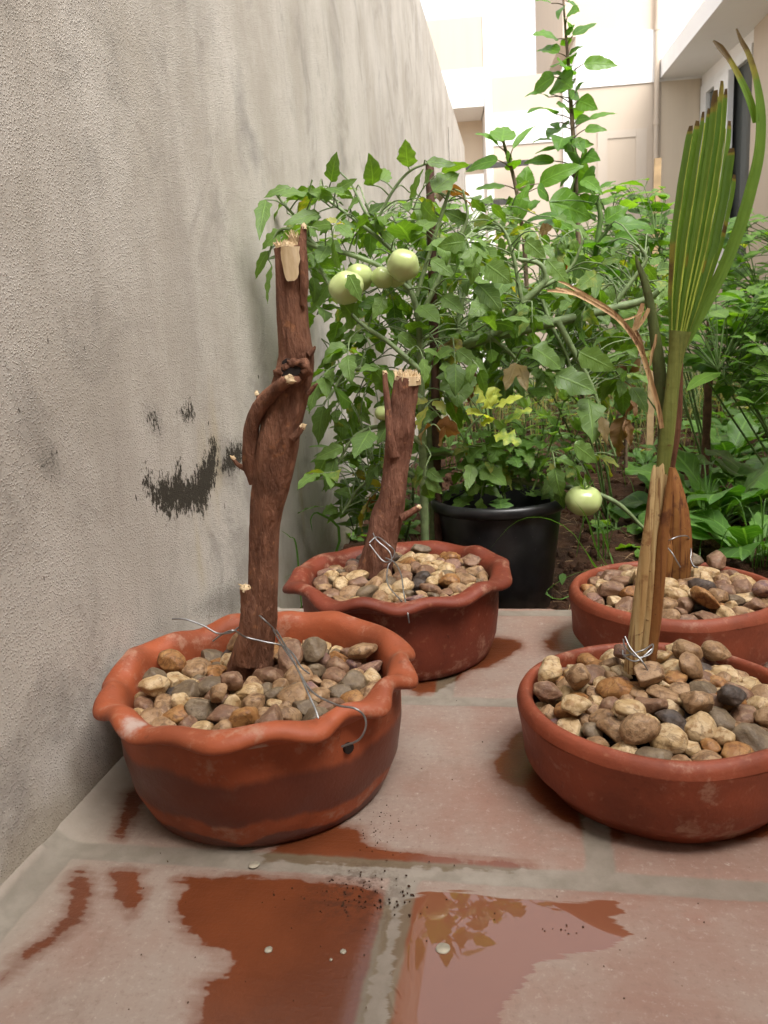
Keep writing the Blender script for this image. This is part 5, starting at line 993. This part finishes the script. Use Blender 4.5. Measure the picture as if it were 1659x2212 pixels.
# 7 grass tufts, weeds
def blade(mb, P, w0, age=0., rnd=None):
    P = smooth_path(P, 14); o = outline('blade', 14, 0)[:, 0]*w0; T = P[-1]-P[0]; nv = np.cross(T, [rng.normal(), rng.normal(), .2]); ribbon(mb, P, o, nrm(np.cross(np.cross(T, [0, 0, 1])+1e-4, T)), .35, 1, rng.random() if rnd is None else rnd, age)
def tuft(label, base, n, h, w0=.0016, spread=1., extra=()):
    b = np.array([*base, soilz(*base)]); q = MB()
    for _ in range(n):
        a = rng.uniform(0, 6.28); s = rng.uniform(.2, 1)*spread; hh = h*rng.uniform(.5, 1.1); p0 = b+np.array([*rng.normal(0, .008, 2), 0]); blade(q, [p0, p0+np.array([math.cos(a)*s*.3, math.sin(a)*s*.3, .75])*hh, p0+np.array([math.cos(a)*s*.8, math.sin(a)*s*.8, 1-.5*s])*hh], w0*rng.uniform(.7, 1.2))
    for P in extra: blade(q, [b]+list(P), w0*1.9)
    tag(q.build('grass_tuft', MT['grass'], origin=b), label, 'grass', 'grass tufts in the bed')
tuft('grass tuft with long arching blades right of the black tub', G(1300, 1215, SOILZ)[:2], 9, .16, extra=[[Y(1290,1230,1.47), Y(1235,1150,1.46), Y(1170,1118,1.45), Y(1110,1130,1.44), Y(1055,1190,1.44)], [Y(1320,1235,1.47), Y(1290,1190,1.46), Y(1268,1120,1.45), Y(1240,1080,1.44)], [Y(1325,1235,1.47), Y(1315,1190,1.46), Y(1295,1140,1.45), Y(1280,1170,1.44)], [Y(1230,1290,1.45), Y(1180,1280,1.45), Y(1240,1240,1.46), Y(1340,1220,1.5)]])
tuft('few grass blades at the foot of the grey wall', (.05, 1.55), 6, .12, extra=[[Y(735,1160,1.55), Y(690,1110,1.5), Y(672,1120,1.48), Y(675,1150,1.47)]])
tuft('single curved grass blade between wall and the front scalloped pot', (.06, 1.43), 2, .03, extra=[[Y(640,1185,1.42), Y(625,1160,1.41), Y(606,1145,1.4)]]); tuft('tall thin grass clump behind the rear bowl', G(1530, 1180, SOILZ)[:2], 12, .24); tuft('grass clump in the bare soil patch below the brown stake', G(1500, 930, SOILZ)[:2], 14, .26); tuft('sparse grass left of the bare soil patch', G(1310, 960, SOILZ)[:2], 10, .16); tuft('grass at the right edge behind the rear bowl', G(1640, 1240, SOILZ)[:2], 12, .2)
q = MB()
for _ in range(5200):
    x, y = rng.uniform(.1, 3.0), 1.5+rng.random()**.8*6.5
    if y < 3. and (1.0 < x < 1.35 or rng.random() < .62): continue
    if rng.random() < .5:
        h = rng.uniform(.03, .07)*(1+.9*(y > 3.2)); B = np.array([x, y, soilz(x, y)+rng.uniform(.0, .05)*(1+3*(y > 3.2))]); a = rng.uniform(0, 6.28); leaf(q, B, (math.cos(a), math.sin(a), rng.uniform(-.1, .7)), (0, 0, 1), h, rng.uniform(.35, .6), 'ovate', .8, .2, n=6, nh=1, age=0 if rng.random() < .9 else .6)
    else:
        h = rng.uniform(.06, .16)*(1+1.6*(y > 3.5)); a = rng.uniform(0, 6.28); p = np.array([x, y, soilz(x, y)]); v = np.array([math.cos(a), math.sin(a), 0]); blade(q, [p, p+v*h*.2+[0, 0, h*.7], p+v*h*.6+[0, 0, h]], .0018, 0 if y < 3.4 or rng.random() < .3 else rng.uniform(.3, .9))
tag(q.build('ground_weeds', MT['grass']), 'mixed low weeds and dry grass covering the garden bed', 'weeds', kind='stuff')

# 8 dead stalk with withered leaves
ds = Plant('dead_stalk', (*Y(1350, 980, 1.95)[:2], SOILZ), 'withered brown stalk with shrivelled hanging leaves above the bare soil', 'dead plant')
ds.stem([(1352,1010,4),(1350,900,4),(1340,800,4),(1338,740,3),(1322,690,2.5),(1300,640,2)], 1.95)
for (ax, ay, bx, by, wf) in [(1342,745,1346,830,.55),(1340,750,1362,828,.4),(1345,820,1350,905,.4),(1352,830,1372,900,.35),(1350,900,1340,985,.5),(1352,905,1362,965,.35),(1346,820,1332,880,.35)]:
    leaf_to(ds.L, Y(ax, ay, 1.94+rng.normal(0, .01)), Y(bx, by, 1.94+rng.normal(0, .02)), wf, 'tomato', face=(rng.normal(0, .5), -1, .1), droop=.5, fold=.9, ruffle=.3)
ds.done('dry', 'woodstem')
